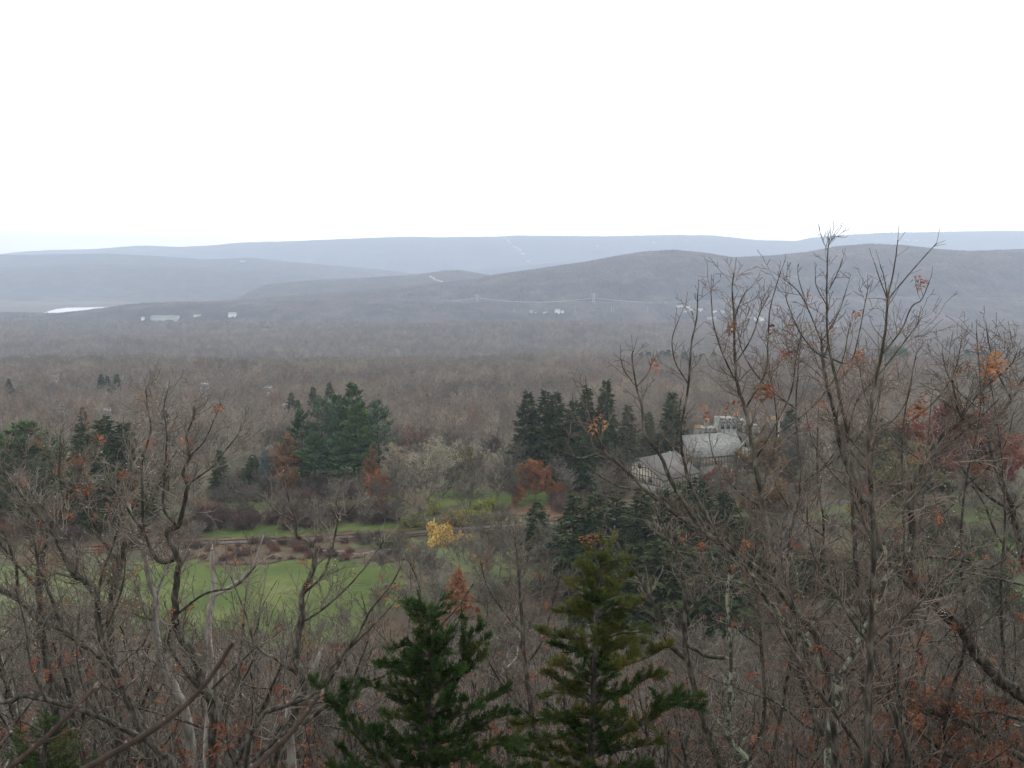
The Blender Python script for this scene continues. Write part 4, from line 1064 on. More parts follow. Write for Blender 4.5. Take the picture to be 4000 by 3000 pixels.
def chimney(u, vt, y, w_=1.6, pots=3, hh=4.0):
    p = P(u, vt, y)-g0; pot_h = 1.3; z = p.z-pot_h
    ch = put('chimney', [bb((p.x-w_/2, p.y-.8, z-hh), (p.x+w_/2, p.y+.8, z)), bb((p.x-w_/2-.15, p.y-.95, z+.002), (p.x+w_/2+.15, p.y+.95, z+.25))], M_stone, manor)
    for k in range(pots):
        x = p.x-w_/2+w_*(k+.5)/pots
        V, q, t = tube([(x, p.y, z+.26), (x, p.y, z+.9), (x, p.y, z+pot_h), (x, p.y, z+pot_h+.02)], [.27, .22, .26, .18], 8); put('chimney_pot', [(V, q, t)], M_pot, ch)
chimney(2877, 1612, 330, 2.2, 4, 4.5); chimney(2921, 1617, 332, 2.6, 4, 4.5); chimney(3024, 1626, 334, 2.4, 4, 5.5); chimney(2726, 1660, 330, 2.4, 4, 4); chimney(2762, 1636, 336, 1.6, 3, 7)
# white roof vent on the grey roof
p = P(2617, 1769, 296)-g0
put('roof_vent', [tube([(p.x, p.y, p.z-1.4), (p.x, p.y, p.z), (p.x, p.y, p.z+.05)], [.32, .32, .2], 8), tube([(p.x, p.y, p.z+.06), (p.x, p.y, p.z+.4)], [.5, .3], 8)], M_white, manor)
# flagpole and its flag
g = P(3043, 1655, 318); top = zat(1594, 318); fp = empty('flagpole', (g.x, g.y, g.z-8))
tag(fp, 'white flagpole with a slack striped flag beside the stone block', 'flagpole')
ht = top-(g.z-8)
put('pole', [tube([(0, 0, 0), (0, 0, ht*.5), (0, 0, ht)], [.22, .17, .10], 8)], M_white, fp)
put('finial', [(blob_geo([(0, 0, ht+.2)], .28)[0], np.zeros((0, 4), int), blob_geo([(0, 0, ht+.2)], .28)[1][0])], M_pot, fp)
mf = bpy.data.materials.new('flag_cloth'); mf.use_nodes = True; t = mf.node_tree
tc_ = t.nodes.new('ShaderNodeTexCoord'); sp_ = t.nodes.new('ShaderNodeSeparateXYZ'); t.links.new(tc_.outputs['Object'], sp_.inputs[0])
mu = N(t, 'ShaderNodeMath'); mu.operation = 'MULTIPLY'; mu.inputs[1].default_value = 2.6; t.links.new(sp_.outputs['Z'], mu.inputs[0])
fr_ = N(t, 'ShaderNodeMath'); fr_.operation = 'FRACT'; t.links.new(mu.outputs[0], fr_.inputs[0])
rr_ = t.nodes.new('ShaderNodeValToRGB'); rr_.color_ramp.interpolation = 'CONSTANT'; rr_.color_ramp.elements[0].color = (.45, .06, .07, 1); rr_.color_ramp.elements[1].position = .5; rr_.color_ramp.elements[1].color = (.7, .68, .66, 1)
t.links.new(fr_.outputs[0], rr_.inputs[0]); t.links.new(rr_.outputs[0], t.nodes['Principled BSDF'].inputs['Base Color'])
xs_ = np.linspace(0, 1.5, 10); zs_ = np.linspace(0, 3.4, 8); Xf, Zf = np.meshgrid(xs_, zs_)
Vf = np.stack([.15+Xf*(.55+.12*Zf), .25*np.sin(Xf*7+Zf), ht-4.2+Zf-.5*Xf], -1).reshape(-1, 3)
i = (np.arange(7)[:, None]*10+np.arange(9)[None]).ravel()
link('flag', mesh_np('flag', Vf, [np.stack([i, i+1, i+11, i+10], -1)], [mf]), fp)
# dark car roof glimpsed below the slate wing
def car(u, v, y, rz, m, label):
    g = P(u, v, y); g = Vector((g.x, g.y, zz(g.x, g.y)+.05)); c = empty('parked_car', g, rz)
    prof = [(-2.2, .35), (-2.25, .8), (-2.0, 1.0), (-1.4, 1.02), (-.9, 1.45), (.6, 1.48), (1.3, 1.0), (2.1, .88), (2.25, .6), (2.2, .35)]
    V = [(x, s_*(.88 if z < 1.05 else .68), z) for s_ in (-1, 1) for x, z in prof]; n = len(prof)
    Q = np.array([(k, k+1, n+k+1, n+k) for k in range(n-1)]+[(n-1, 0, n, 2*n-1)])
    link('body', mesh_np('body', V, [Q, np.array([list(range(n))[::-1]]), np.array([[n+k for k in range(n)]])], [m]), c)
    for sx_ in (-1.4, 1.4):
        for sy_ in (-.8, .8):
            put('wheel', [tube([(sx_, sy_-.1, .34), (sx_, sy_+.1, .34), (sx_, sy_+.101, .34)], [.34, .34, .2], 12)], M_timber, c)
    put('window', [bb((-.85, -.74, 1.06), (.75, -.70, 1.38)), bb((-.85, .70, 1.06), (.75, .74, 1.38))], M_glass, c)
    tag(c, label, 'car')
M_carp = mat('dark_car_paint', (.04, .045, .055), (.06, .065, .075), 1, rough=.3, spec=.6)
M_carw = mat('pale_car_paint', (.5, .52, .55), (.6, .62, .65), 1, rough=.3, spec=.6)
car(2750, 1845, 279, .3, M_carw, 'pale car parked behind trees beside the red small tree')
car(2810, 1838, 283, .2, M_carp, 'dark car parked below the slate roofed wing')

# ------------------------------------------------------------------ houses in the woods and the valley
def house(u, v, y, w_, d_, h, hr, rz, wallm, roofm, label, name='house', cat='house', group=None, lift=0, chim=True):
    p = P(u, v, y); o = empty(name, (p.x, p.y, p.z-h*.5), rz)
    z_down = max(2.0, p.z-h*.5-zz(p.x, p.y)+1)
    put('wall', [bb((-w_/2, -d_/2, -z_down), (w_/2, d_/2, h))], wallm, o)
    V = np.array([(-w_/2-.5, -d_/2-.5, h+.01), (w_/2+.5, -d_/2-.5, h+.01), (w_/2+.5, d_/2+.5, h+.01), (-w_/2-.5, d_/2+.5, h+.01), (-w_/2-.4, 0, h+hr), (w_/2+.4, 0, h+hr)])
    put('roof', [(V, np.array([(0, 1, 5, 4), (2, 3, 4, 5), (0, 3, 2, 1)]), np.array([(0, 4, 3), (1, 2, 5)]))], roofm, o)
    n = max(2, int(w_/3.5))
    for k in range(n):
        x = -w_/2+w_*(k+.5)/n
        put('window', [bb((x-.6, -d_/2-.06, h*.35), (x+.6, -d_/2-.004, h*.75))], M_glass, o)
    if chim: put('chimney', [bb((w_*.2, -.4, h+hr*.4), (w_*.2+.8, .4, h+hr+.9))], M_stone, o)
    return tag(o, label, cat, group)
M_cream = mat('cream_siding', (.55, .50, .36), (.65, .60, .46), .5)
M_gsid = mat('grey_green_siding', (.30, .34, .32), (.38, .42, .40), .5)
M_rd = mat('dark_shingles', (.10, .10, .10), (.16, .155, .15), .6)
M_rw = mat('pale_roof', (.28, .29, .29), (.42, .43, .43), .4)
HOUSEY = []
for u, v, y, w_, wm, rm, lb in [
    (212, 1480, 700, 15, M_white, M_rw, 'white house half hidden in the wood at the far left'),
    (112, 1464, 760, 10, M_white, M_rw, 'tiny pale house left of the white house in the wood'),
    (420, 1618, 420, 9, M_rw, M_rw, 'pale roofed house right above the broad dark spruce'),
    (240, 1599, 440, 9, M_white, M_rd, 'low pale house between the pines at the left'),
    (383, 1616, 415, 5, M_gsid, M_rw, 'small grey house left of the pale roofed one'),
    (800, 1511, 600, 12, M_gsid, M_rw, 'grey house deep in the wood above the oak tips'),
    (858, 1590, 430, 7, M_cream, M_rd, 'cream house lit among trunks right of the oak tips'),
    (795, 1556, 480, 9, M_gsid, M_rd, 'dark roofed house among tall trunks behind the oaks'),
    (1047, 1526, 520, 12, M_white, M_rw, 'long white house in the wood left of the pine clump'),
    (1125, 1597, 420, 14, M_cream, M_rw, 'low tan house just left of the pines'),
    (1140, 1578, 450, 6, M_gsid, M_rw, 'small blue grey roof above the low tan house'),
    (470, 1472, 640, 10, M_gsid, M_rd, 'small roof right of the three conifers in the wood')]:
    yy_ = wood_house_y(u, v)
    w_ = w_*2.3/F*yy_*.9
    house(u, v, yy_, w_, w_*.7, 2.6, 1.9, R.uniform(-.4, .4), wm, rm, lb, group='houses in the plateau wood')
    HOUSEY.append((u, yy_, w_))
# valley: institution, hamlet, settlement
yv = 3150
def vdepth(u, v):
    a = gv(u, v+3); b_ = ray_hit(u, v+3, HL)
    return min(a.y, b_.y if b_ else 9e9)-12
def vhouse(u, v, w_, wm, rm, lb, y=yv, h=7, hr=4, d_=None, name='house', cat='house', group='valley houses', rz=0.0):
    y = vdepth(u, v); w_ *= .7; h *= .75; hr *= .8
    house(u, v, y, w_, d_ or w_*.6, h, hr, rz, wm, rm, lb, name, cat, group)
vhouse(645, 1238, 125, M_gsid, M_rw, 'long low grey institutional building by the lake side wood', h=8, hr=2, d_=30, name='long_building', cat='building')
vhouse(770, 1234, 34, M_cream, M_rw, 'small tan building right of the long low one', h=6, hr=3, name='small_building', cat='building')
vhouse(908, 1228, 36, M_white, M_rw, 'bright white building on the rise right of the long low one', h=8, hr=5, name='white_building', cat='building')
vhouse(558, 1243, 14, M_white, M_rw, 'tiny white shed at the left end of the long low building', h=5)
vhouse(1033, 1290, 26, M_cream, M_rw, 'lone pale house in the middle of the valley wood', y=2700, h=4, hr=3)
for k, (u, v, w_, wm, rm, lb) in enumerate([(2075, 1219, 18, M_gsid, M_rw, 'leftmost grey house of the hamlet in mid valley'), (2094, 1221, 18, M_gsid, M_rd, 'second grey green house of the hamlet in mid valley'),
    (2130, 1220, 22, M_cream, M_rd, 'yellowish house of the hamlet in mid valley'), (2178, 1213, 26, M_white, M_rw, 'bright white house at the right end of the hamlet'), (2197, 1216, 14, M_white, M_rd, 'small white annex beside the bright white house'),
    (2655, 1198, 34, M_white, M_rw, 'pale block at the upper left of the far settlement'), (2688, 1197, 20, M_white, M_rd, 'white house beside the pale block of the settlement'), (2700, 1209, 16, M_cream, M_rw, 'cream house in the middle of the settlement'),
    (2735, 1211, 26, M_white, M_rw, 'white house right of the cream one in the settlement'), (2790, 1216, 22, M_white, M_rd, 'white house behind the twig tips of the settlement'), (2822, 1219, 18, M_gsid, M_rw, 'grey house at the right of the settlement'),
    (2862, 1222, 24, M_white, M_rw, 'white house with steep roof at the right of the settlement'), (2680, 1216, 16, M_cream, M_rd, 'lower cream house at the left of the settlement'), (2780, 1246, 40, M_gsid, M_rw, 'long low grey shed below the settlement'),
    (2965, 1244, 44, M_white, M_rw, 'long pale building at the lower right of the settlement'), (2925, 1240, 20, M_cream, M_rd, 'small tan building left of the long pale one')]):
    vhouse(u, v, w_, wm, rm, lb, y=3100, group='hamlet houses' if k < 5 else 'settlement houses')
vhouse(3830, 1140, 36, M_white, M_rw, 'solitary white building on the slope of the right hill', y=3750, h=6, hr=4)
# bare ground strips and rock scars, real sheets lying on the slopes
M_tan = mat('bare_sandy_ground', (.30, .26, .20), (.46, .42, .35), .02, detail=8)
M_scar = mat('pale_rock_scar', (.50, .46, .42), (.75, .70, .64), .03, detail=8)
def strip3(name, pts, y, wpx, m, label, kind='stuff', dz=3.0, frag=1.0, seed=1):
    """irregular patches along a line on a far slope"""
    R_ = random.Random(seed); Vs, Qs, o_ = [], [], 0
    for k in range(len(pts)-1):
        (u0, v0), (u1, v1) = pts[k], pts[k+1]; n = max(2, int(math.hypot(u1-u0, v1-v0)/4))
        for j in range(n):
            if R_.random() > frag: continue
            f = (j+.5)/n; u = u0+(u1-u0)*f; v = v0+(v1-v0)*f
            p = ray_hit(u, v, y)
            if p is None: continue
            w2 = wpx*R_.uniform(.5, 1.2)/F*p.y; l2 = 3.6/F*p.y
            nb = 9; R0 = [R_.uniform(.7, 1.3) for _ in range(nb)]
            ring = []
            for q in range(nb):
                a = q/nb*6.283; ring.append((p.x+math.cos(a)*w2*R0[q], p.y-8.0+math.sin(a)*8, p.z+math.sin(a)*l2*.62*R0[q]+1.0))
            Vs += ring; Qs.append([o_+q for q in range(nb)]); o_ += nb
    if not Vs: return
    o = link(name, mesh_np(name, Vs, [np.array(Qs)], [m])); return tag(o, label, kind=kind)
strip3('pipeline_cut', [(1975, 930), (2000, 958), (2028, 975), (2045, 998), (2062, 1020), (2072, 1030)], HF, 8, M_scar, 'pale cleared strip running down the far ridge', seed=1)
strip3('rock_scar', [(312, 1032), (345, 1042), (380, 1048), (402, 1062)], HD, 9, M_scar, 'white rock outcrop on the left hill', frag=.7, seed=2)
strip3('rock_scar', [(938, 1021), (955, 1022)], HD, 7, M_scar, 'small pale rock patch near the top of the left hill', seed=3)
strip3('quarry_face', [(1680, 1078), (1700, 1092), (1725, 1100), (1752, 1112)], HC, 9, M_tan, 'tan broken quarry face on the knob', frag=.75, seed=4)
strip3('rock_ledges', [(2230, 966), (2255, 966), (2680, 938), (2745, 944)], HF, 6, M_scar, 'faint pale ledges on the far ridge', frag=.12, seed=5)
strip3('rock_ledges', [(3330, 932), (3420, 940), (3500, 935), (3610, 941)], HF, 6, M_scar, 'thin pale ledges on the right end of the far ridge', frag=.45, seed=6)
def vstrip(pts, wpx, label, seed, frag=.8, m=M_tan, y=3120):
    R_ = random.Random(seed); Vs, Qs, o_ = [], [], 0
    for k in range(len(pts)-1):
        (u0, v0), (u1, v1) = pts[k], pts[k+1]; n = max(2, int(abs(u1-u0)/9))
        for j in range(n):
            if R_.random() > frag: continue
            f = (j+R_.random())/n; p = P(u0+(u1-u0)*f, v0+(v1-v0)*f, y); hw = R_.uniform(5, 12)/F*y; hh = wpx*.5*R_.uniform(.5, 1.2)/F*y
            ring = [(p.x+math.cos(q*.785)*hw, p.y-12+math.sin(q*.785)*12, p.z+math.sin(q*.785)*hh) for q in range(8)]
            Vs += ring; Qs.append([o_+q for q in range(8)]); o_ += 8
    o = link('cleared_ground', mesh_np('cleared_ground', Vs, [np.array(Qs)], [m])); tag(o, label, kind='stuff')
vstrip([(360, 1250), (480, 1252), (600, 1249), (720, 1251)], 4, 'pale bare ground in front of the long low building', 7, .7, y=3050)
vstrip([(840, 1243), (940, 1246)], 5, 'short grass by the bright white building', 8, .7, m=M_lawn2, y=3080)
vstrip([(2620, 1252), (2720, 1254), (2850, 1252), (3010, 1247)], 4, 'pale bare ground below the settlement', 9, .6, y=3050)
vstrip([(1830, 1180), (1950, 1184), (2060, 1192)], 5, 'tan rubble slope beneath the power line', 10, .5, y=3290)
# power line
def pylon(u, v, y, vt, label):
    p = P(u, v, y); ht = zat(vt, y)-p.z; o = empty('pylon', p); q = []
    w0, w1 = ht*.13, ht*.04; r = .5
    C4 = [(-1, -1), (1, -1), (1, 1), (-1, 1)]
    L_ = 7
    for a in range(4):
        for k in range(L_):
            z0, z1 = ht*k/L_, ht*(k+1)/L_; a0 = w0+(w1-w0)*k/L_; a1 = w0+(w1-w0)*(k+1)/L_
            cx, cy_ = C4[a]; dx, dy = C4[(a+1) % 4]
            q.append(((cx*a0, cy_*a0, z0), (cx*a1, cy_*a1, z1), r, r)); q.append(((cx*a0, cy_*a0, z0), (dx*a1, dy*a1, z1), r*.6, r*.6))
    V, f = seg_geo(q, 4); link('tower', mesh_np('tower', V, [f], [M_pyl]), o)
    for hz, wd in ((.80, .30), (.97, .24)):
        q = [((-ht*wd, 0, ht*hz), (ht*wd, 0, ht*hz), r, r), ((-ht*wd, 0, ht*hz), (0, 0, ht*(hz-.09)), r*.6, r*.6), ((ht*wd, 0, ht*hz), (0, 0, ht*(hz-.09)), r*.6, r*.6)]
        V, f = seg_geo(q, 4); link('cross_arm', mesh_np('cross_arm', V, [f], [M_pyl]), o)
    return tag(o, label, 'pylon')
M_pyl = mat('galvanised_steel', (.35, .36, .37), (.48, .49, .50), .2)
yl = 3270
pylon(1504, 1205, yl, 1176, 'leftmost lattice pylon of the valley power line')
pylon(1865, 1188, yl, 1148, 'lattice pylon in the middle of the valley power line')
pylon(2319, 1196, yl, 1146, 'largest lattice pylon, right above the mid valley hamlet')
M_wire = mat('bright_wire', (.45, .44, .42), (.55, .54, .52), .1)
def wire(p0, p1, sag, label):
    a, b_ = P(*p0, yl), P(*p1, yl); n = 26; pts = [a.lerp(b_, k/n)+Vector((0, 0, -sag*4*(k/n)*(1-k/n))) for k in range(n+1)]
    V, q, t = tube(pts, [.55]*(n+1), 4); o = link('power_line', mesh_np('power_line', V, [q, t], [M_wire])); tag(o, label, 'power line')
wire((1150, 1206), (1504, 1184), 6, 'pale wire left of the leftmost pylon'); wire((1504, 1184), (1865, 1163), 8, 'pale wire between the leftmost and the middle pylon')
wire((1865, 1163), (2319, 1163), 16, 'pale wire between the middle and the largest pylon'); wire((2319, 1163), (2720, 1178), 9, 'pale wire right of the largest pylon')
for u, v, lb in [(1698, 1217, 'left of the middle pylon'), (2008, 1216, 'between the middle pylon and the hamlet'), (2246, 1213, 'right of the bright white hamlet house'), (2388, 1217, 'left one of a close pair'), (2396, 1219, 'right one of a close pair'), (2530, 1215, 'before the settlement'), (2670, 1228, 'in the settlement')]:
    p = P(u, v+8, 3080); o = link('utility_pole', mesh_np('utility_pole', *(lambda r: (r[0], [r[1], r[2]]))(tube([(0, 0, -30), (0, 0, 12), (0, 0, 26)], [.55, .5, .4], 6)), [M_pyl]), loc=p)
    tag(o, 'thin pale utility pole '+lb, 'utility pole', 'utility poles in the valley')


# ------------------------------------------------------------------ cedars in front
def cedar(name, trunk, limbs, y, seed, label, topcol=None, dens=1.0, split=None):
    """trunk / limbs in photo pixels with a depth offset; foliage in ropy sprays along the limbs"""
    R_ = random.Random(seed); rs_ = np.random.RandomState(seed); px = y/F
    def W(t): return P(t[0], t[1], y+(t[2] if len(t) > 2 else 0))
    tp = [W(t) for t in trunk]; foot = Vector((tp[-1].x, tp[-1].y, zz(tp[-1].x, tp[-1].y)-.2)); tp = tp[::-1]
    o = empty(name, foot); off = np.array(foot)
    rad = [17*px*(1-.93*k/(len(tp)-1)) for k in range(len(tp))]
    sp_, sr_ = smooth_poly([foot]+tp, [22*px]+rad, 5)
    parts = [tube([np.array(p)-off for p in sp_], sr_, 7, .08, seed)]
    segs = []; C_, D_ = [], []
    def spray(a, d, L, thin=1.0):
        """a foliage rope: short sprigs, thick with scale leaves, tapering to the tip"""
        a = np.array(a); d = np.array(d); n = max(2, int(L/(11*px)))
        p = a.copy()
        for k in range(n):
            f = k/n; d = d+rs_.normal(0, .16, 3)+np.array([0, 0, .05]); d /= np.linalg.norm(d); q = p+d*L/n
            segs.append((tuple(p-off), tuple(q-off), 2.2*px*(1-.6*f), 1.8*px*(1-.6*f)))
            m = int(40*dens*(.3+.7*thin)); w_ = (7.5*(1-.6*f)+3)*px*(.4+.6*thin)
            c = p+rs_.uniform(0, 1, (m, 1))*(q-p)+rs_.normal(0, .42, (m, 3))*w_
            dd = (c-(p+q)/2)/w_*.9+d*1.1+rs_.normal(0, .35, (m, 3)); dd[:, 2] += .35
            C_.append(c); D_.append(dd); p = q
    def limb(pl, r0, first=True):
        q_, rr = smooth_poly(pl, [r0*(1-.85*k/(len(pl)-1)) for k in range(len(pl))], 5, .25, R_)
        parts.append(tube([np.array(p)-off for p in q_], rr, 5, .08, seed))
        tot = sum((Vector(q_[k+1])-Vector(q_[k])).length for k in range(len(q_)-1)); n = max(4, int(tot/(12*px)))
        for k in range(n):
            t = (k+R_.random())/n; i = min(int(t*(len(q_)-1)), len(q_)-2)
            if t < .12: continue
            a = Vector(q_[i]).lerp(Vector(q_[i+1]), t*(len(q_)-1)-i); d = (Vector(q_[i+1])-Vector(q_[i])).normalized()
            nd = rot_off(d, R_.uniform(.45, .95), R_); nd.z += .28
            tf = min(1, .45+max(0, (tp[-1].z-a.z))/(260*px)*.55)
            spray(a, nd.normalized(), (32+52*(1-t))*px*R_.uniform(.6, 1.15)*tf, tf)
        spray(q_[-2], (Vector(q_[-1])-Vector(q_[-2])).normalized(), 40*px)
    for l in limbs:
        pl = [W(t) for t in l]
        L = (pl[-1]-pl[0]).length
        if len(pl) == 2: pl = [pl[0], pl[0].lerp(pl[1], .5)+Vector((0, 0, -.07*L)), pl[1]]
        limb(pl, (7+L/px*.025)*px)
    spray(tp[-1]-Vector((0, 0, 30*px)), (0, 0, 1), 55*px, .4)
    # inner boughs all round the trunk
    n = int(58*dens)
    for k in range(n):
        t = (k+R_.random())/n; i = min(int(t*(len(tp)-1)), len(tp)-2); a = tp[i].lerp(tp[i+1], t*(len(tp)-1)-i)
        if t > .85: continue
        az = R_.uniform(0, 6.28); L = (14+265*(1-t)**.9)*px*R_.uniform(.25, .95)
        b_ = a+Vector((math.cos(az)*L, math.sin(az)*L, L*R_.uniform(.25, .7)))
        limb([a, a.lerp(b_, .5)+Vector((0, 0, -.06*L)), b_], 6*px)
    V, q = seg_geo(segs, 3); parts.append((V, q, np.zeros((0, 3), int)))
    V, f = merge(parts); link('trunk', mesh_np('trunk', V, f, [M_bark]), o)
    C_ = np.vstack(C_)-off; D_ = np.vstack(D_)
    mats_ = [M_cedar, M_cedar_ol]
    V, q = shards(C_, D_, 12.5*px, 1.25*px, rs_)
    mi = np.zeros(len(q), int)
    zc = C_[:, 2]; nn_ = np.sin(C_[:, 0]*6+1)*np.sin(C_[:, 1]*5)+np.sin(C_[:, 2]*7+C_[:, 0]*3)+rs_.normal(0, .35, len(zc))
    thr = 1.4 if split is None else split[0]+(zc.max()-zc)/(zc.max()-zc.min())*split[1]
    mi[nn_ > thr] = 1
    link('foliage', mesh_np('foliage', V, [q], mats_, mi), o)
    print(name, len(q))
    return tag(o, label, 'cedar')
YC = 10.0
cedar('cedar_tree', [(1640, 2332), (1660, 2385), (1675, 2450), (1677, 2590), (1677, 2740), (1680, 2900), (1685, 3060)],
 [[(1662, 2400), (1590, 2362, -.1)], [(1665, 2420), (1700, 2385, .1), (1745, 2335, .1)], [(1676, 2470), (1625, 2430, .2)], [(1676, 2560), (1600, 2520), (1530, 2535, -.1)],
  [(1677, 2610), (1580, 2580), (1480, 2590, -.2)], [(1678, 2660), (1560, 2625), (1490, 2600, .1)], [(1680, 2560), (1740, 2520, -.2), (1770, 2465, -.2)], [(1680, 2740), (1600, 2700), (1500, 2690), (1420, 2668, -.2)],
  [(1685, 2790), (1760, 2700, .1), (1805, 2600, .1), (1815, 2500, .1), (1803, 2412, .1)], [(1800, 2600, .1), (1850, 2550), (1905, 2488)], [(1790, 2640, .1), (1850, 2600), (1885, 2560)], [(1812, 2520, .1), (1860, 2470, .2), (1875, 2440, .2)],
  [(1700, 2700), (1760, 2640, -.3), (1800, 2620, -.3)], [(1690, 2850), (1800, 2790, -.2), (1900, 2740), (1985, 2690)], [(1690, 2900), (1820, 2850, .2), (1930, 2800, .2), (2015, 2790, .2)], [(1690, 2960), (1850, 2920, -.3), (1960, 2900, -.3), (2030, 2905, -.3)],
  [(1690, 2870), (1600, 2820, -.3), (1510, 2785, -.3)], [(1690, 2930), (1580, 2880, .2), (1460, 2850, .2)],
  [(1690, 3060), (1500, 2950, -.2), (1370, 2830, -.2), (1300, 2740, -.2), (1228, 2662, -.2)], [(1345, 2790, -.2), (1370, 2740, -.1), (1395, 2690)], [(1300, 2740, -.2), (1340, 2700, 0), (1350, 2680, 0)],
  [(1640, 3040), (1480, 2960, .2), (1390, 2870, .2), (1375, 2820, .2)], [(1640, 3060), (1500, 2990, -.3), (1460, 2880, -.3), (1475, 2850, -.3)], [(1560, 3080), (1400, 3020), (1290, 2990)], [(1640, 3080), (1450, 3040, .3), (1330, 2920, .3)],
  [(1690, 2800), (1740, 2750, -.4), (1760, 2700, -.4)], [(1690, 2990), (1800, 2960, -.5), (1900, 2990, -.5)], [(1700, 3060), (1900, 3010, .2), (2060, 3000, .2)]],
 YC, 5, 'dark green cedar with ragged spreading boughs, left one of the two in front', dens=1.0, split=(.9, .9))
cedar('cedar_tree', [(2350, 2096), (2342, 2190), (2335, 2320), (2328, 2480), (2320, 2650), (2312, 2850), (2305, 3080)],
 [[(2345, 2150), (2390, 2110, .1)], [(2345, 2180), (2300, 2150, .1)], [(2342, 2230), (2400, 2190), (2440, 2185)], [(2342, 2260), (2290, 2230), (2262, 2210, .2)], [(2340, 2330), (2400, 2280, .2), (2470, 2250, .2)], [(2338, 2350), (2270, 2320, -.2), (2215, 2280, -.2)],
  [(2336, 2400), (2260, 2380), (2180, 2395)], [(2336, 2410), (2410, 2370, -.2), (2480, 2350, -.2)], [(2332, 2500), (2220, 2490), (2110, 2468)], [(2332, 2500), (2420, 2470), (2525, 2468)], [(2330, 2540), (2420, 2520, .3), (2510, 2510, .3)],
  [(2330, 2560), (2240, 2540, .3), (2160, 2520, .3)], [(2325, 2640), (2240, 2610, -.3), (2170, 2590, -.3)], [(2325, 2640), (2420, 2590, -.2), (2480, 2560, -.2)], [(2420, 2600, -.2), (2530, 2560, .1), (2620, 2520, .1)],
  [(2320, 2740), (2220, 2700), (2130, 2720)], [(2320, 2740), (2440, 2700), (2540, 2640), (2580, 2640)], [(2318, 2800), (2180, 2790, .2), (2060, 2820, .2), (2010, 2830, .2)], [(2315, 2900), (2460, 2840), (2560, 2790), (2640, 2740), (2735, 2722)],
  [(2560, 2790), (2620, 2740, .1), (2650, 2700, .1)], [(2520, 2815), (2560, 2760, -.1), (2560, 2720, -.1)], [(2640, 2740), (2680, 2760, .1), (2740, 2760, .1)], [(2315, 2900), (2190, 2880, -.2), (2060, 2900, -.2)], [(2312, 2950), (2450, 2920, -.3), (2580, 2890, -.3)],
  [(2310, 3000), (2180, 2970, .2), (2050, 2950, .2), (1990, 2930, .2)], [(2310, 3040), (2440, 3000, .2), (2540, 2990, .2)], [(2308, 3060), (2200, 3030, -.4), (2090, 3000, -.4)], [(2325, 2680), (2380, 2640, -.4), (2400, 2600, -.4)], [(2318, 2850), (2380, 2800, -.5), (2420, 2790, -.5)]],
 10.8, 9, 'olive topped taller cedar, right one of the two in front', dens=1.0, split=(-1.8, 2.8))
cedar('cedar_tree', [(180, 2790), (175, 2880), (170, 3000), (165, 3120)], [[(172, 3000), (100, 2930)], [(172, 2980), (250, 2920)], [(172, 3040), (280, 3000)], [(172, 2900), (215, 2850)]], 12.5, 12, 'little cedar poking up in the bottom left corner', dens=.5, split=(.6, .5))

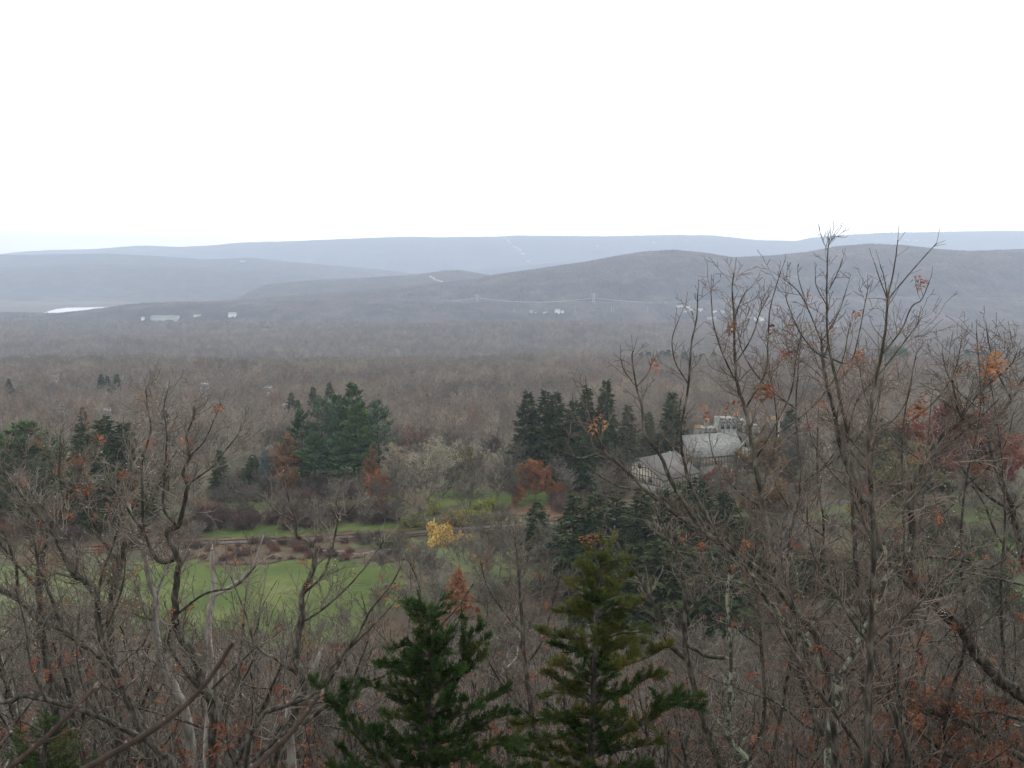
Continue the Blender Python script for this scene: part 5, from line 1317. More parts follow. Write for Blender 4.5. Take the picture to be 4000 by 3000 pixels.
# ------------------------------------------------------------------ oaks close by, their limbs laid one by one
def hero(name, y, limbs, seed, label, cat='oak', m=None, mtw=None, L=260, dens=1.0, nper=0.048, leafp=0.0000, leafs=0, leafpx=34, leafm=None, acorn=0.0, extra=None, up=.05, foot=True, maxl=4):
    """limbs: [(points (u, v, dy), width px start, width px end, length factor)]"""
    px = y/F; m = m or M_bark
    g = Grow(seed, step=24*px, maxl=maxl, dens=dens, rmin=1.05*px, up=up, wob=.15, ratio=.66, taper=.6, ang=(.6, 1.15))
    R_ = g.R; parts = []; origin = None
    for k, lm in enumerate(limbs):
        pts, w0, w1 = lm[:3]; lf = lm[3] if len(lm) > 3 else 1.0
        pl = [P(t[0], t[1], y+(t[2] if len(t) > 2 else 0)) for t in pts]
        n = len(pl); rd = [(w0+(w1-w0)*i/(n-1))/2*px for i in range(n)]
        if k == 0 and foot:
            f0 = Vector((pl[0].x+.2, pl[0].y, zz(pl[0].x+.2, pl[0].y)-.3)); pl = [f0]+pl; rd = [rd[0]*1.35]+rd
        if origin is None: origin = pl[0].copy()
        sp_, sr_ = smooth_poly(pl, rd, 5, .12, R_)
        parts.append((sp_, sr_))
        tot = sum((pl[i+1]-pl[i]).length for i in range(n-1))/px
        vis = pts if k else pts
        cnt = int(sum(math.hypot(pts[i+1][0]-pts[i][0], pts[i+1][1]-pts[i][1]) for i in range(len(pts)-1))*nper*lf)
        st = .12 if not (k == 0 and foot) else 1.2/len(pl)
        g.along(sp_, sr_, 1, L*px*lf, cnt, st)
        g.branch(sp_[-1], Vector(sp_[-1])-Vector(sp_[-2]), L*px*.2, rd[-1], 3)
    o = empty(name, origin); off = np.array(origin)
    tb = [tube([np.array(p)-off for p in a], r, 8, .07, seed+i) for i, (a, r) in enumerate(parts)]
    if len(g.segs) < 500 or name in ('dead_snag', 'broken_stub'): V, q = seg_geo(g.segs, 3); tb.append((V-off, q, np.zeros((0, 3), int))); g.segs = []
    V, f = merge(tb); link('trunk', mesh_np('trunk', V, f, [m], smooth=True), o)
    if g.segs: V, q = seg_geo(g.segs, 3); link('branches', mesh_np('branches', V-off, [q], [mtw or M_twig]), o)
    tips = [t[0] for t in g.tips]
    cl = []
    for t in tips:
        if R_.random() < leafp:
            for _ in range(R_.choice((1, 2, 3, 5))): cl.append(t+Vector((R_.gauss(0, 12*px), R_.gauss(0, 12*px), R_.gauss(0, 9*px))))
    for (u, v, n, s_) in (extra or []):
        c = P(u, v, y)
        for _ in range(n): cl.append(c+Vector((R_.gauss(0, s_*px), R_.gauss(0, s_*px), R_.gauss(0, s_*px*.7))))
    if cl:
        V, f = leaf_geo(cl, leafpx*px, R_); link('leaves', mesh_np('leaves', V-off, f, [leafm or M_oak]), o)
    ac = [t for t in tips if R_.random() < acorn]
    if ac:
        V, f = blob_geo(ac, 3.0*px); link('acorn_cups', mesh_np('acorn_cups', V-off, f, [M_acorn]), o)['kind'] = 'stuff'
    print(name, len(g.segs), len(cl))
    return tag(o, label, cat)
BIG = [(3880, 1398, 9, 26)]
# right-hand group
hero('maple_sapling', 12.0, [
 ([(3383, 3060), (3394, 2813), (3398, 2524), (3409, 2306), (3412, 2133), (3405, 1945), (3391, 1800), (3396, 1659), (3413, 1524), (3442, 1388), (3459, 1280), (3467, 1171)], 30, 8, .7),
 ([(3467, 1171), (3492, 1050), (3507, 938)], 7, 3.5, .35), ([(3467, 1171), (3560, 1060), (3659, 949)], 6, 3, .3), ([(3467, 1171), (3437, 1090), (3415, 1025)], 5, 3, .25), ([(3467, 1171), (3455, 1090), (3437, 1032)], 5, 3, .25),
 ([(3412, 2126), (3521, 1995), (3637, 1858), (3700, 1790)], 12, 6), ([(3414, 2133), (3355, 2000), (3340, 1960)], 10, 6),
 ([(3398, 2524), (3311, 2400), (3268, 2321), (3181, 2176), (3155, 2039), (3155, 1930)], 13, 5), ([(3398, 2530), (3500, 2440), (3620, 2330), (3720, 2230), (3800, 2130)], 12, 5), ([(3442, 1388), (3520, 1290), (3560, 1200), (3600, 1170), (3630, 1100)], 7, 3.5, .5), ([(3391, 1800), (3300, 1690), (3230, 1600)], 8, 4)],
 31, 'upright grey sapling with a three pronged top, tallest of the bare trees at the right', 'sapling', L=300, leafp=0.0024, leafpx=45, mtw=M_twig_red, acorn=0.0045, dens=.75)
hero('oak_tree', 13.0, [
 ([(3420, 3080), (3390, 2972), (3275, 2800), (3181, 2683), (3108, 2560), (3043, 2451), (2985, 2330), (2880, 2170), (2790, 2080)], 26, 6),
 ([(3275, 2800), (3400, 2690), (3500, 2560), (3560, 2400), (3640, 2250)], 10, 4), ([(3108, 2560), (3110, 2400), (3060, 2250), (3050, 2100)], 8, 4), ([(2985, 2330), (2900, 2280), (2723, 2230), (2600, 2100)], 8, 3)],
 32, 'dark stem slanting up left across the lichen covered oak', L=230, leafp=0.0048, leafpx=40, mtw=M_twig_red)
hero('oak_tree', 15.0, [
 ([(3239, 3080), (3246, 2885), (3275, 2704), (3268, 2650)], 46, 36, .5), ([(3268, 2655), (3210, 2610), (3145, 2495), (3080, 2444), (3029, 2379), (2960, 2290), (2925, 2200), (2900, 2110)], 28, 9), ([(3272, 2655), (3318, 2581), (3362, 2487), (3434, 2343), (3463, 2205), (3450, 2120)], 26, 12),
 ([(3463, 2250), (3530, 2190), (3560, 2130)], 10, 5), ([(3145, 2495), (3175, 2440), (3180, 2380)], 12, 8, .3)],
 33, 'gnarled oak with pale green lichen patches and a forked trunk', m=M_lichen, L=240, leafp=0.0040)
hero('oak_tree', 13.5, [([(2930, 3080), (2916, 3000), (2905, 2950), (2854, 2899), (2842, 2836), (2850, 2760), (2856, 2600), (2850, 2450), (2840, 2330), (2850, 2230)], 30, 9)], 34, 'crooked pale stem crusted with lichen at the bottom, left of the lichen covered oak', m=M_lichen, L=170, leafp=0.0080)
hero('oak_tree', 17.0, [
 ([(4300, 3000), (4200, 2860), (4000, 2719), (3905, 2654), (3810, 2545), (3752, 2451), (3651, 2350), (3550, 2234), (3557, 2150), (3564, 2040), (3560, 1930), (3590, 1830), (3681, 1700), (3757, 1645), (3740, 1594), (3719, 1486)], 62, 8),
 ([(3723, 2430), (3615, 2335), (3521, 2249), (3449, 2162), (3400, 2040), (3326, 1858), (3301, 1795), (3274, 1703), (3258, 1611), (3225, 1475), (3212, 1388), (3209, 1334)], 36, 9, .7), ([(3209, 1334), (3133, 1160), (3063, 1090)], 6, 3.2, .45), ([(3209, 1334), (3274, 1225), (3307, 1128)], 6, 3.2, .45), ([(3160, 1220), (3140, 1160), (3120, 1092)], 4, 3, .3),
 ([(3740, 1660), (3820, 1540), (3900, 1470), (3953, 1420), (3970, 1380)], 9, 4), ([(3640, 1800), (3700, 1740), (3820, 1640), (3900, 1560)], 8, 4), ([(3570, 2180), (3650, 2175), (3760, 2190), (3840, 2220), (3910, 2190), (3925, 2160)], 15, 6, .5), ([(3600, 2290), (3700, 2230), (3850, 2250), (4050, 2300)], 14, 8, .6)],
 35, 'big dark oak leaning in from the right edge, its limbs sweeping up left', L=300, leafp=0.0080, leafpx=40, acorn=0.0135, extra=[(3770, 2160, 3, 12), (3960, 2220, 4, 14)], leafm=None)
hero('oak_tree', 16.0, [
 ([(3560, 3080), (3500, 2800), (3420, 2560), (3360, 2350), (3340, 2150), (3326, 1900), (3310, 1700), (3247, 1400), (3231, 1280), (3231, 1063), (3236, 954)], 28, 3.5, .7), ([(3240, 1130), (3270, 1070), (3290, 1020)], 4, 3, .3), ([(3233, 1200), (3190, 1120), (3185, 1080)], 4, 3, .3),
 ([(3236, 1400), (3180, 1370), (3120, 1290), (3075, 1180), (3070, 1150)], 6, 3, .7), ([(3310, 1700), (3350, 1560), (3420, 1480), (3560, 1300), (3590, 1250)], 9, 3), ([(3247, 1400), (3300, 1420), (3330, 1400), (3350, 1330), (3380, 1180), (3390, 1130)], 7, 3, .7)],
 36, 'slender grey oak left of the three pronged sapling, topped by a spray of short twigs', L=290, nper=.038, leafp=0.0048, leafpx=44, acorn=0.0180, mtw=M_twig_red, dens=.9)
hero('oak_tree', 16.5, [
 ([(3300, 3080), (3180, 2800), (3060, 2400), (3000, 2080), (2949, 1800), (2933, 1713), (2911, 1600), (2880, 1500), (2870, 1380), (2868, 1250), (2860, 1130), (2868, 1065)], 30, 4, .8), ([(2880, 1500), (2830, 1400), (2790, 1280), (2780, 1190), (2778, 1130)], 8, 3.4, .7), ([(2872, 1420), (2935, 1320), (2965, 1230), (2990, 1180)], 7, 3.4, .7),
 ([(2911, 1600), (2990, 1450), (3000, 1330), (3010, 1200), (3050, 1060)], 9, 3.4, .7), ([(2868, 1250), (2900, 1160), (2935, 1120)], 5, 3, .4), ([(2949, 1800), (3080, 1560), (3110, 1400), (3130, 1300)], 9, 4)],
 37, 'bare oak over the manor with several thin upright tops', L=290, nper=.038, leafp=0.0032, leafpx=44, acorn=0.0090, mtw=M_twig_red)
hero('oak_tree', 14.5, [
 ([(3250, 2700), (3060, 2330), (2990, 2250), (2900, 2181), (2816, 2123), (2739, 2070), (2643, 2008), (2575, 1950), (2522, 1916), (2474, 1863), (2430, 1824), (2363, 1762), (2329, 1689), (2300, 1590), (2292, 1520)], 30, 5, .8),
 ([(2640, 2010), (2600, 1950), (2560, 1940), (2530, 1925)], 8, 14, .3), ([(2522, 1916), (2420, 1900), (2360, 1870), (2330, 1850)], 7, 4, .5), ([(2363, 1762), (2260, 1790), (2220, 1740), (2228, 1700)], 8, 4, .5), ([(2430, 1824), (2330, 1700), (2340, 1600), (2345, 1550)], 7, 4, .5),
 ([(2739, 2070), (2623, 1882), (2590, 1800), (2565, 1757), (2517, 1694), (2508, 1593), (2486, 1511), (2469, 1400), (2475, 1370)], 18, 4, .6), ([(2486, 1511), (2440, 1450), (2425, 1400)], 5, 3.4, .4), ([(2486, 1511), (2530, 1460), (2545, 1420)], 5, 3.4, .4),
 ([(2816, 2123), (2700, 1900), (2680, 1840), (2660, 1700), (2690, 1500), (2700, 1350), (2722, 1240), (2725, 1150)], 16, 4, .6), ([(2690, 1500), (2640, 1420), (2625, 1330), (2650, 1250)], 6, 3.4, .5), ([(2565, 1757), (2640, 1640), (2660, 1560)], 8, 4, .5)],
 38, 'long slanting limb rising left across the manor, ending in small forked tips', L=290, nper=.038, leafp=0.0024, leafpx=44, mtw=M_twig_red, foot=True, leafm=None)
hero('oak_tree', 18.0, [
 ([(2840, 3080), (2820, 3000), (2772, 2875), (2738, 2779), (2694, 2610), (2675, 2513), (2675, 2402), (2670, 2280), (2640, 2150), (2600, 2060), (2560, 2000)], 36, 7),
 ([(2690, 2581), (2612, 2513), (2564, 2383), (2521, 2296), (2458, 2200), (2400, 2100), (2350, 2000)], 20, 5, .7), ([(2675, 2513), (2760, 2560), (2830, 2570)], 18, 14, .3), ([(2672, 2400), (2730, 2330), (2745, 2200), (2750, 2080)], 12, 5)],
 39, 'dark trunk right of the olive topped cedar, forking below the conifer row', L=240, leafp=0.0060, leafpx=38)
hero('oak_tree', 19.0, [
 ([(4150, 3080), (3990, 2960), (3860, 2880), (3700, 2790), (3560, 2770), (3430, 2690), (3330, 2600), (3200, 2500)], 30, 8), ([(4100, 2830), (3960, 2800), (3880, 2780), (3780, 2790), (3680, 2800), (3560, 2730), (3440, 2640)], 22, 7), ([(3860, 2880), (3740, 2960), (3640, 2900), (3500, 2760), (3380, 2600)], 18, 6)],
 40, 'low crooked limbs crossing the bottom right corner', L=260, leafp=0.0240, leafpx=46, extra=[(3550, 2640, 16, 60), (3700, 2700, 16, 60), (3850, 2780, 14, 60), (3600, 2500, 10, 50)])
hero('oak_tree', 21.0, [
 ([(4250, 2700), (4120, 2450), (4000, 2200), (3960, 2000), (3900, 1850), (3870, 1700), (3950, 1560), (4050, 1400)], 40, 8), ([(3960, 2000), (3850, 1930), (3760, 1830), (3700, 1700)], 14, 5), ([(3900, 1850), (3820, 1800), (3740, 1640), (3700, 1500)], 10, 4), ([(4000, 2200), (3900, 2100), (3850, 1980), (3800, 1900)], 14, 6), ([(3950, 1560), (3890, 1440), (3860, 1330), (3855, 1280)], 8, 3.5, .6)],
 41, 'dense brown oak filling the right edge beside the round red tree', L=210, dens=.8, nper=.036, leafp=0.0120, acorn=0.0225)
def leaf_cluster(label_part, u, v, y, n, sp, size, m, seed):
    o = [t for t in C.objects if t.parent is None and t.get('label', '').startswith(label_part)][0]; R_ = random.Random(seed); px = y/F; c = P(u, v, y)
    V, f = leaf_geo([c+Vector((R_.gauss(0, sp*px), R_.gauss(0, sp*px*.5), R_.gauss(0, sp*px*.6)))-o.location for _ in range(n)], size*px, R_)
    link('leaf_cluster', mesh_np('leaf_cluster', V, f, [m]), o)
leaf_cluster('big dark oak leaning', 3885, 1400, 17, 9, 24, 80, M_oak_pale, 1)
leaf_cluster('long slanting limb', 2328, 1640, 14.5, 4, 12, 62, M_oak_pale, 2)
leaf_cluster('bare oak over the manor', 2965, 1500, 16.5, 5, 20, 60, M_oak, 3)
leaf_cluster('big dark oak leaning', 3580, 1590, 17, 5, 24, 62, M_oak, 4)
leaf_cluster('slender grey oak', 3265, 1262, 16, 2, 8, 46, M_oak, 5)
leaf_cluster('long slanting limb', 2632, 1373, 14.5, 1, 4, 44, M_oak, 6)
AR = random.Random(909)
for k, (u0, u1, vt, y_, lb) in enumerate([(3040, 3140, 1300, 19, 'thin wiry tree rising right of the flagpole'),
    (3480, 3560, 1380, 18, 'thin wiry tree with wide boughs before the upright spruce'), (3700, 3840, 1300, 19, 'thin wiry tree crossing the round red tree'), (3350, 3470, 1420, 22, 'slim tree behind the upright sapling at mid height'),
    (3950, 3900, 1480, 20, 'slim tree close to the right edge below the tan leaf cluster'), (2950, 3010, 1420, 23, 'slim tree in front of the stone manor block'), (3600, 3640, 1560, 24, 'slim tree between the upright sapling and the big leaning oak'), (3180, 3230, 1600, 24, 'slim tree above the fork of the lichen covered oak')]):
    pts = [(u0+AR.uniform(-60, 60), 3080)]
    for j in range(1, 7): f = j/6; pts.append((u0+(u1-u0)*f+AR.uniform(-35, 35), 3080+(vt-3080)*f))
    limbs_ = [(pts, 20, 3.5, .8)]
    for j in (2, 3, 4, 5):
        a = pts[j]; sg = -1 if (j+k) % 2 else 1; ln = AR.uniform(170, 340)
        limbs_.append(([a, (a[0]+sg*ln*.45, a[1]-ln*.35), (a[0]+sg*ln*.75, a[1]-ln*.8), (a[0]+sg*ln*.85, a[1]-ln*1.25)], 8, 3, .7))
    hero('oak_tree', y_, limbs_, 700+k, lb, L=280, leafp=.004, leafpx=40, acorn=.012, mtw=M_twig_red if k % 2 else M_twig, dens=.75)
# left-hand group
hero('oak_tree', 19.0, [
 ([(590, 3080), (545, 2865), (448, 2619), (395, 2489), (381, 2402), (376, 2320), (337, 2267), (294, 2253), (260, 2200), (200, 2080), (120, 1980), (60, 1900)], 34, 8), ([(381, 2330), (400, 2240), (440, 2130), (470, 2020), (465, 1930)], 14, 5), ([(395, 2450), (440, 2400), (480, 2280), (490, 2180)], 12, 5), ([(294, 2253), (300, 2150), (230, 2060), (150, 1960), (100, 1900)], 12, 5)],
 51, 'dark crooked oak trunk rising through the left thicket', L=235, dens=.85, leafp=0.0084, acorn=0.0225)
hero('oak_tree', 18.0, [
 ([(835, 3080), (829, 2779), (791, 2672), (752, 2547), (694, 2470), (685, 2359), (689, 2248), (700, 2180), (650, 2080), (694, 2056), (714, 1993), (728, 1930), (733, 1892), (714, 1848), (738, 1786), (730, 1700), (760, 1620), (757, 1585)], 38, 5),
 ([(700, 2180), (617, 2190), (560, 2080), (470, 1950), (430, 1900)], 18, 7), ([(694, 2056), (640, 1990), (640, 1900), (646, 1819), (651, 1689), (640, 1600), (655, 1525)], 12, 4), ([(560, 2080), (555, 1900), (555, 1800), (588, 1680), (575, 1580), (570, 1515)], 12, 4), ([(738, 1786), (800, 1720), (835, 1640)], 7, 3.5), ([(733, 1892), (820, 1830), (880, 1760), (930, 1700)], 8, 4), ([(800, 2720), (720, 2620), (660, 2520), (665, 2460)], 16, 7), ([(829, 2690), (900, 2620), (1000, 2530)], 12, 5), ([(690, 2400), (800, 2320), (920, 2290), (1000, 2210)], 12, 5)],
 52, 'tall dark oak with curving trunk and the highest tips of the left group', L=235, dens=.85, leafp=0.0096, acorn=0.0315, leafpx=32)
hero('oak_tree', 24.0, [
 ([(760, 3080), (723, 2779), (651, 2634), (622, 2537), (603, 2441), (608, 2335), (583, 2270), (560, 2150), (520, 2050), (500, 1950)], 44, 10), ([(603, 2441), (560, 2380), (540, 2300)], 14, 7), ([(610, 2330), (650, 2220), (690, 2140)], 12, 6)],
 53, 'thick pale grey leaning trunk in the left thicket', m=M_bark_pale, L=235, dens=.85, leafp=0.0048, acorn=0.0135)
hero('dead_snag', 20.0, [
 ([(815, 3080), (820, 2634), (815, 2417), (834, 2320), (829, 2200), (829, 2146)], 34, 13, .12), ([(822, 2335), (916, 2282), (985, 2215), (1010, 2150), (1034, 2078)], 15, 4, .25), ([(985, 2215), (1060, 2170), (1090, 2170)], 8, 3, .3)],
 54, 'pale dead snag with a broken top and one bleached side limb', 'dead tree', m=M_snag, L=120, mtw=M_snag)
hero('oak_tree', 15.0, [
 ([(700, 3080), (627, 2952), (569, 2890), (482, 2846), (386, 2798), (289, 2764), (183, 2735), (92, 2716), (48, 2735), (-60, 2750)], 26, 20, .8), ([(386, 2798), (330, 2700), (300, 2560), (310, 2400)], 10, 5), ([(183, 2735), (120, 2600), (100, 2450), (60, 2300)], 10, 5)],
 55, 'long nearly horizontal limb snaking along the bottom left', L=235, leafp=0.0072, acorn=0.0135)
hero('oak_tree', 22.0, [
 ([(640, 3080), (470, 2680), (376, 2547), (313, 2509), (241, 2455), (169, 2431), (72, 2340), (0, 2301), (-100, 2220), (-200, 2150)], 36, 20), ([(241, 2455), (200, 2330), (150, 2200), (120, 2060), (40, 1950), (0, 1880)], 16, 6), ([(72, 2340), (60, 2200), (10, 2080), (-60, 2000)], 14, 6)],
 56, 'thick limb slanting up to the left edge with upright side limbs', L=260, dens=.8, leafp=0.0084, acorn=0.0180)
hero('oak_tree', 24.0, [
 ([(260, 3080), (200, 2700), (150, 2300), (190, 2080), (250, 1960), (300, 1880), (330, 1780)], 34, 6), ([(190, 2080), (100, 1960), (60, 1850), (40, 1740)], 14, 5), ([(250, 1960), (230, 1860), (240, 1760), (235, 1700)], 9, 4), ([(150, 2300), (60, 2200), (0, 2120)], 14, 6)],
 57, 'broad brown oak before the round topped pine at the far left', L=260, dens=.8, leafp=0.0120, acorn=0.0225)
hero('oak_tree', 26.0, [
 ([(480, 3080), (450, 2700), (430, 2400), (470, 2200), (500, 2050), (520, 1930), (500, 1830), (530, 1740)], 38, 7), ([(470, 2200), (380, 2080), (340, 1950), (330, 1850)], 16, 6), ([(500, 2050), (590, 1960), (640, 1850), (690, 1760)], 14, 6), ([(430, 2400), (330, 2280), (280, 2200)], 16, 7)],
 58, 'oak with a wide crown in front of the broad dark spruce', L=260, dens=.8, leafp=0.0108, acorn=0.0225)
# middle
hero('oak_tree', 17.0, [
 ([(1060, 3080), (1120, 2851), (1159, 2755), (1188, 2682), (1174, 2620), (1154, 2562), (1178, 2417), (1183, 2320), (1227, 2200), (1207, 2118), (1159, 2094), (1154, 2037), (1130, 1955), (1110, 1890)], 44, 5, .7),
 ([(1183, 2320), (1270, 2230), (1318, 2040), (1313, 1969), (1333, 1882)], 12, 4, .7), ([(1318, 2040), (1390, 1970), (1435, 1900)], 7, 3.5, .6), ([(1178, 2430), (1260, 2380), (1350, 2300), (1430, 2210), (1500, 2110)], 12, 4, .8), ([(1170, 2640), (1100, 2590), (1000, 2520), (960, 2400), (900, 2250)], 16, 5, .8), ([(1154, 2037), (1060, 1980), (1050, 1880)], 7, 3.5, .6)],
 61, 'forked bare oak standing before the middle of the green field', L=250, leafp=0.0100, acorn=0.0135, leafpx=32)
hero('broken_stub', 17.2, [([(1130, 2860), (1160, 2760), (1193, 2673), (1235, 2590), (1258, 2535)], 34, 15, .05)], 62, 'pale broken stub jutting from the fork before the field', 'dead tree', m=M_snag, L=60, mtw=M_snag)
hero('oak_tree', 14.5, [
 ([(960, 3050), (1019, 2808), (1111, 2759), (1159, 2740), (1265, 2687), (1338, 2562), (1410, 2456), (1450, 2380), (1530, 2280), (1580, 2180)], 24, 5, .8), ([(1265, 2687), (1300, 2600), (1400, 2500), (1500, 2400), (1560, 2330)], 12, 4, .8), ([(1111, 2755), (1180, 2750), (1240, 2745), (1290, 2740)], 10, 7, .3), ([(1111, 2759), (1108, 2660), (1120, 2560)], 7, 4, .4)],
 63, 'low bent limb sweeping up right toward the conical orange tree', L=220, leafp=0.0120)
hero('oak_tree', 16.0, [
 ([(1000, 3080), (1063, 2904), (1180, 2830), (1289, 2745), (1366, 2692), (1434, 2663), (1521, 2629), (1600, 2560), (1675, 2489), (1780, 2380), (1850, 2280)], 22, 5, .8), ([(1366, 2692), (1400, 2600), (1440, 2480), (1420, 2350)], 10, 4), ([(1600, 2560), (1640, 2450), (1640, 2300), (1600, 2200)], 8, 4, .7)],
 64, 'dark limb passing behind the dark green cedar toward the upper right', L=230, leafp=0.0120)
hero('oak_tree', 20.0, [
 ([(2120, 3080), (2080, 2800), (2050, 2600), (2040, 2450), (2030, 2300), (2020, 2180), (2010, 2100)], 26, 5, .9), ([(2050, 2600), (2120, 2500), (2160, 2350), (2190, 2250)], 12, 4), ([(2045, 2480), (1960, 2380), (1900, 2280), (1880, 2200)], 10, 4), ([(2080, 2800), (1980, 2700), (1900, 2560), (1870, 2450)], 12, 5)],
 65, 'reddish twigged tree standing between the two front cedars', L=220, leafp=0.0120, mtw=M_twig_red, leafpx=34)

# the thin stems right at the lens
M_stem = mat('stem_brown', (.022, .015, .012), (.050, .034, .027), 30, bump=.3)
def near_twig(pts, y, w0, w1, label, seed):
    px = y/F; R_ = random.Random(seed); pl = [P(u, v, y+dy) for u, v, dy in pts]; n = len(pl)
    dd_ = (pl[0]-pl[1]).normalized(); pa = pl[0]+dd_*.35; pb = pa+dd_*.25+Vector((0, 0, -.25)); f0 = pb+dd_*.1; f0.z = zz(f0.x, f0.y)-.05; pl = [pb, pa]+pl; n += 2
    o = empty('near_stem', f0); off = np.array(f0)
    sp_, sr_ = smooth_poly([f0]+pl, [w0*.6*px]+[(w0+(w1-w0)*k/(n-1))/2*px for k in range(n)], 5, .05, R_)
    parts = [tube([np.array(p)-off for p in sp_], sr_, 8, .05, seed)]
    V, f = merge(parts); link('stem', mesh_np('stem', V, f, [M_stem], smooth=True), o)
    buds = []
    d = Vector(sp_[-1])-Vector(sp_[-2]); d.normalize()
    for k in range(3):
        nd = rot_off(d, .1 if k == 0 else .7, R_); a = Vector(sp_[-1])-d*(.004*k)
        buds.append(tube([np.array(a)-off, np.array(a+nd*12*px)-off, np.array(a+nd*24*px)-off], [5*px, 7*px, 2*px], 6))
    for k in range(5):
        i = 16+k*(len(sp_)-18)//5; a = Vector(sp_[i]); nd = rot_off(d, .8, R_); r = sr_[i]
        buds.append(tube([np.array(a)-off, np.array(a+nd*(r+7*px))-off, np.array(a+nd*(r+12*px))-off], [5*px, 5*px, 1.5*px], 6))
    V, f = merge(buds); link('bud', mesh_np('bud', V, f, [M_twig_red]), o)
    tag(o, label, 'branch', 'stems close to the lens')
near_twig([(220, 3080, -.1), (337, 3000, 0), (600, 2850, .05), (780, 2700, .1), (907, 2513, .15)], 1.9, 36, 19, 'longest blurred brown stem crossing the bottom left to a budded tip', 1)
near_twig([(-60, 3080, -.1), (34, 3000, 0), (180, 2880, .05), (300, 2760, .1), (371, 2682, .15)], 2.0, 30, 17, 'shorter blurred stem in the bottom left corner', 2)
near_twig([(900, 3080, -.1), (1000, 2990, 0), (1140, 2860, .05), (1200, 2780, .08), (1255, 2706, .1)], 1.8, 34, 17, 'blurred stem overlapping the left boughs of the dark green cedar', 3)
near_twig([(-80, 2740, 0), (120, 2900, 0), (380, 2790, .1), (520, 2660, .15)], 3.2, 9, 5, 'thin stem crossing the shorter blurred stem at the left', 4)

# ------------------------------------------------------------------ the thicket on the slope: separate trees
SLP = [bare_meshes(120+k, 14, 1.1, 4, 1.0, .0065, M_bark, M_twig, leafp=.010, nl=11, step=.42, fork=.25, leafsize=.22) for k in range(6)]
SLP_R = [bare_meshes(130+k, 9, 1.0, 4, 1.1, .006, M_bark, M_twig_red, leafp=.03, nl=12, step=.35, fork=.12, leafsize=.21) for k in range(3)]
SLP_L = [bare_meshes(140+k, 6, 1.0, 4, 1.1, .005, M_bark, M_twig, leafp=.10, nl=12, step=.3, fork=.1, leafsize=.21) for k in range(2)]
SLP_P = [bare_meshes(150+k, 14, 1.0, 4, .9, .008, M_bark_pale, M_twig, leafp=.01, nl=9, step=.45, fork=.3) for k in range(2)]
print('slope protos', [len(p[3].segs) for p in SLP+SLP_R+SLP_L+SLP_P])
def slope_tree(protos, Ht, u, y, vt, label_prefix, name, cat, group, wr=1.0, full=None):
    if 2330 < u < 2980 and 19.5 < y < 120: vt = max(vt, 2420+(vt % 60))
    g = gp(u, y); h = zat(vt, y)-g.z; s_ = h/(Ht*.97)
    lb = full or where(label_prefix, u, (vt+min(2950, vt+500))/2)
    return place_bare(protos, R.randint(0, len(protos)-1), g-Vector((0, 0, .2)), R.uniform(0, 6), (s_*wr, s_*wr, s_), lb, name, cat, group)
R = random.Random(77)
def top_line(u):
    return float(np.interp(u, [-200, 0, 250, 500, 750, 950, 1150, 1400, 1650, 1900, 2150, 2450, 2700, 3000, 3300, 3600, 4000, 4300], [2000, 2000, 2030, 2000, 2010, 2100, 2250, 2330, 2330, 2250, 2280, 2350, 2330, 2360, 2360, 2320, 2150, 2050]))
# near rows
for k in range(30):
    u = -150+4300*(k+R.random())/30; y = R.uniform(20, 34)
    slope_tree(SLP, 14, u, y, top_line(u)+R.uniform(20, 260), 'bare grey oak', 'oak_tree', 'oak', 'bare oaks on the slope below')
for k in range(34):
    u = -150+4300*(k+R.random())/34; y = R.uniform(36, 60)
    slope_tree(SLP, 14, u, y, max(top_line(u), 2050)+R.uniform(60, 330), 'brown bare tree', 'bare_tree', 'bare tree', 'bare trees low on the slope')
for k in range(16):
    u = -100+4200*(k+R.random())/16; y = R.uniform(24, 50)
    slope_tree(SLP_P, 14, u, y, max(top_line(u), 2000)+R.uniform(50, 300), 'pale barked bare tree', 'bare_tree', 'bare tree', 'pale barked trees on the slope')
for k in range(22):
    u = 1500+2600*(k+R.random())/22; y = R.uniform(16, 30)
    slope_tree(SLP_R, 9, u, y, top_line(u)+R.uniform(120, 450), 'reddish twigged sapling', 'sapling', 'sapling', 'reddish saplings on the slope')
for k in range(26):
    u = (R.uniform(2900, 4100) if k % 3 else R.uniform(-100, 1300)); y = R.uniform(17, 32)
    slope_tree(SLP_L, 6, u, y, R.uniform(2480, 2850), 'low sapling holding orange leaves', 'leafy_sapling', 'sapling', 'leafy saplings low on the slope')
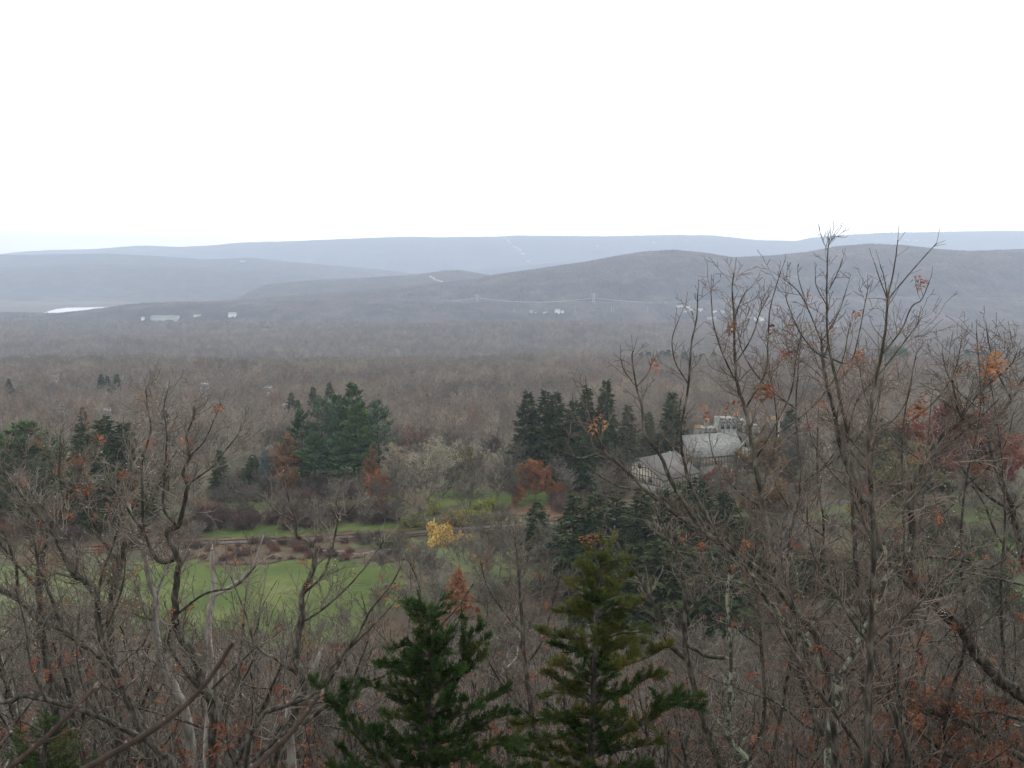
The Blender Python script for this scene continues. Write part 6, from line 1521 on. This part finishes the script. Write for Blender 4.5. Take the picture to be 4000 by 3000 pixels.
for k in range(60):
    u = -200+4400*(k+R.random())/60; y = R.uniform(62, 118)
    slope_tree(SLP if k % 3 else SLP_P, 14, u, y, R.uniform(2400, 2620) if 500 < u < 1700 else (R.uniform(2400, 2560) if u > 2250 else R.uniform(2300, 2620)), 'small looking bare tree', 'bare_tree', 'bare tree', 'bare trees at the foot of the slope', 1.25)
for k in range(7):
    u = 2950+1200*(k+R.random())/7; y = R.uniform(17, 27)
    slope_tree(SLP if k % 2 else SLP_R, 14 if k % 2 else 9, u, y, top_line(u)-R.uniform(60, 420), 'thinly twigged grey tree', 'bare_tree', 'bare tree', 'thin grey trees at the right')
for k in range(9):
    u = 850+850*(k+R.random())/9; y = R.uniform(30, 55)
    slope_tree(SLP, 14, u, y, R.uniform(2180, 2400), 'fine twigged grey tree', 'bare_tree', 'bare tree', 'thin grey trees at the right')
for k in range(40):
    u = 1700+2450*(k+R.random())/40; y = R.uniform(128, 162)
    slope_tree(MID, 13.6, u, y, R.uniform(2330, 2430) if not 2200 < u < 3050 else R.uniform(2430, 2500), 'brown brushy tree', 'bare_tree', 'bare tree', 'brushy trees between the slope and the lawns', 1.2)
# undergrowth on the slope

# haze ---------------------------------------------------------------
def box_mesh(name, a, b_, m):
    x0, y0, z0 = a; x1, y1, z1 = b_
    V = [(x0, y0, z0), (x1, y0, z0), (x1, y1, z0), (x0, y1, z0), (x0, y0, z1), (x1, y0, z1), (x1, y1, z1), (x0, y1, z1)]
    Fq = np.array([(0, 3, 2, 1), (4, 5, 6, 7), (0, 1, 5, 4), (1, 2, 6, 5), (2, 3, 7, 6), (3, 0, 4, 7)])
    return mesh_np(name, V, [Fq], [m] if m else [])
mh = bpy.data.materials.new('haze'); mh.use_nodes = True; t = mh.node_tree
t.nodes.remove(t.nodes['Principled BSDF'])
pv = t.nodes.new('ShaderNodeVolumePrincipled')
pv.inputs['Color'].default_value = (.69, .81, .98, 1)
pv.inputs['Density'].default_value = 1.15e-4
pv.inputs['Anisotropy'].default_value = 0.0
t.links.new(pv.outputs[0], t.nodes['Material Output'].inputs['Volume'])
haze = link('haze', box_mesh('haze', (-19900, -420, -150), (19900, 17000, 735), mh)); tag(haze, 'thin bluish haze over the whole valley', 'haze', kind='stuff')
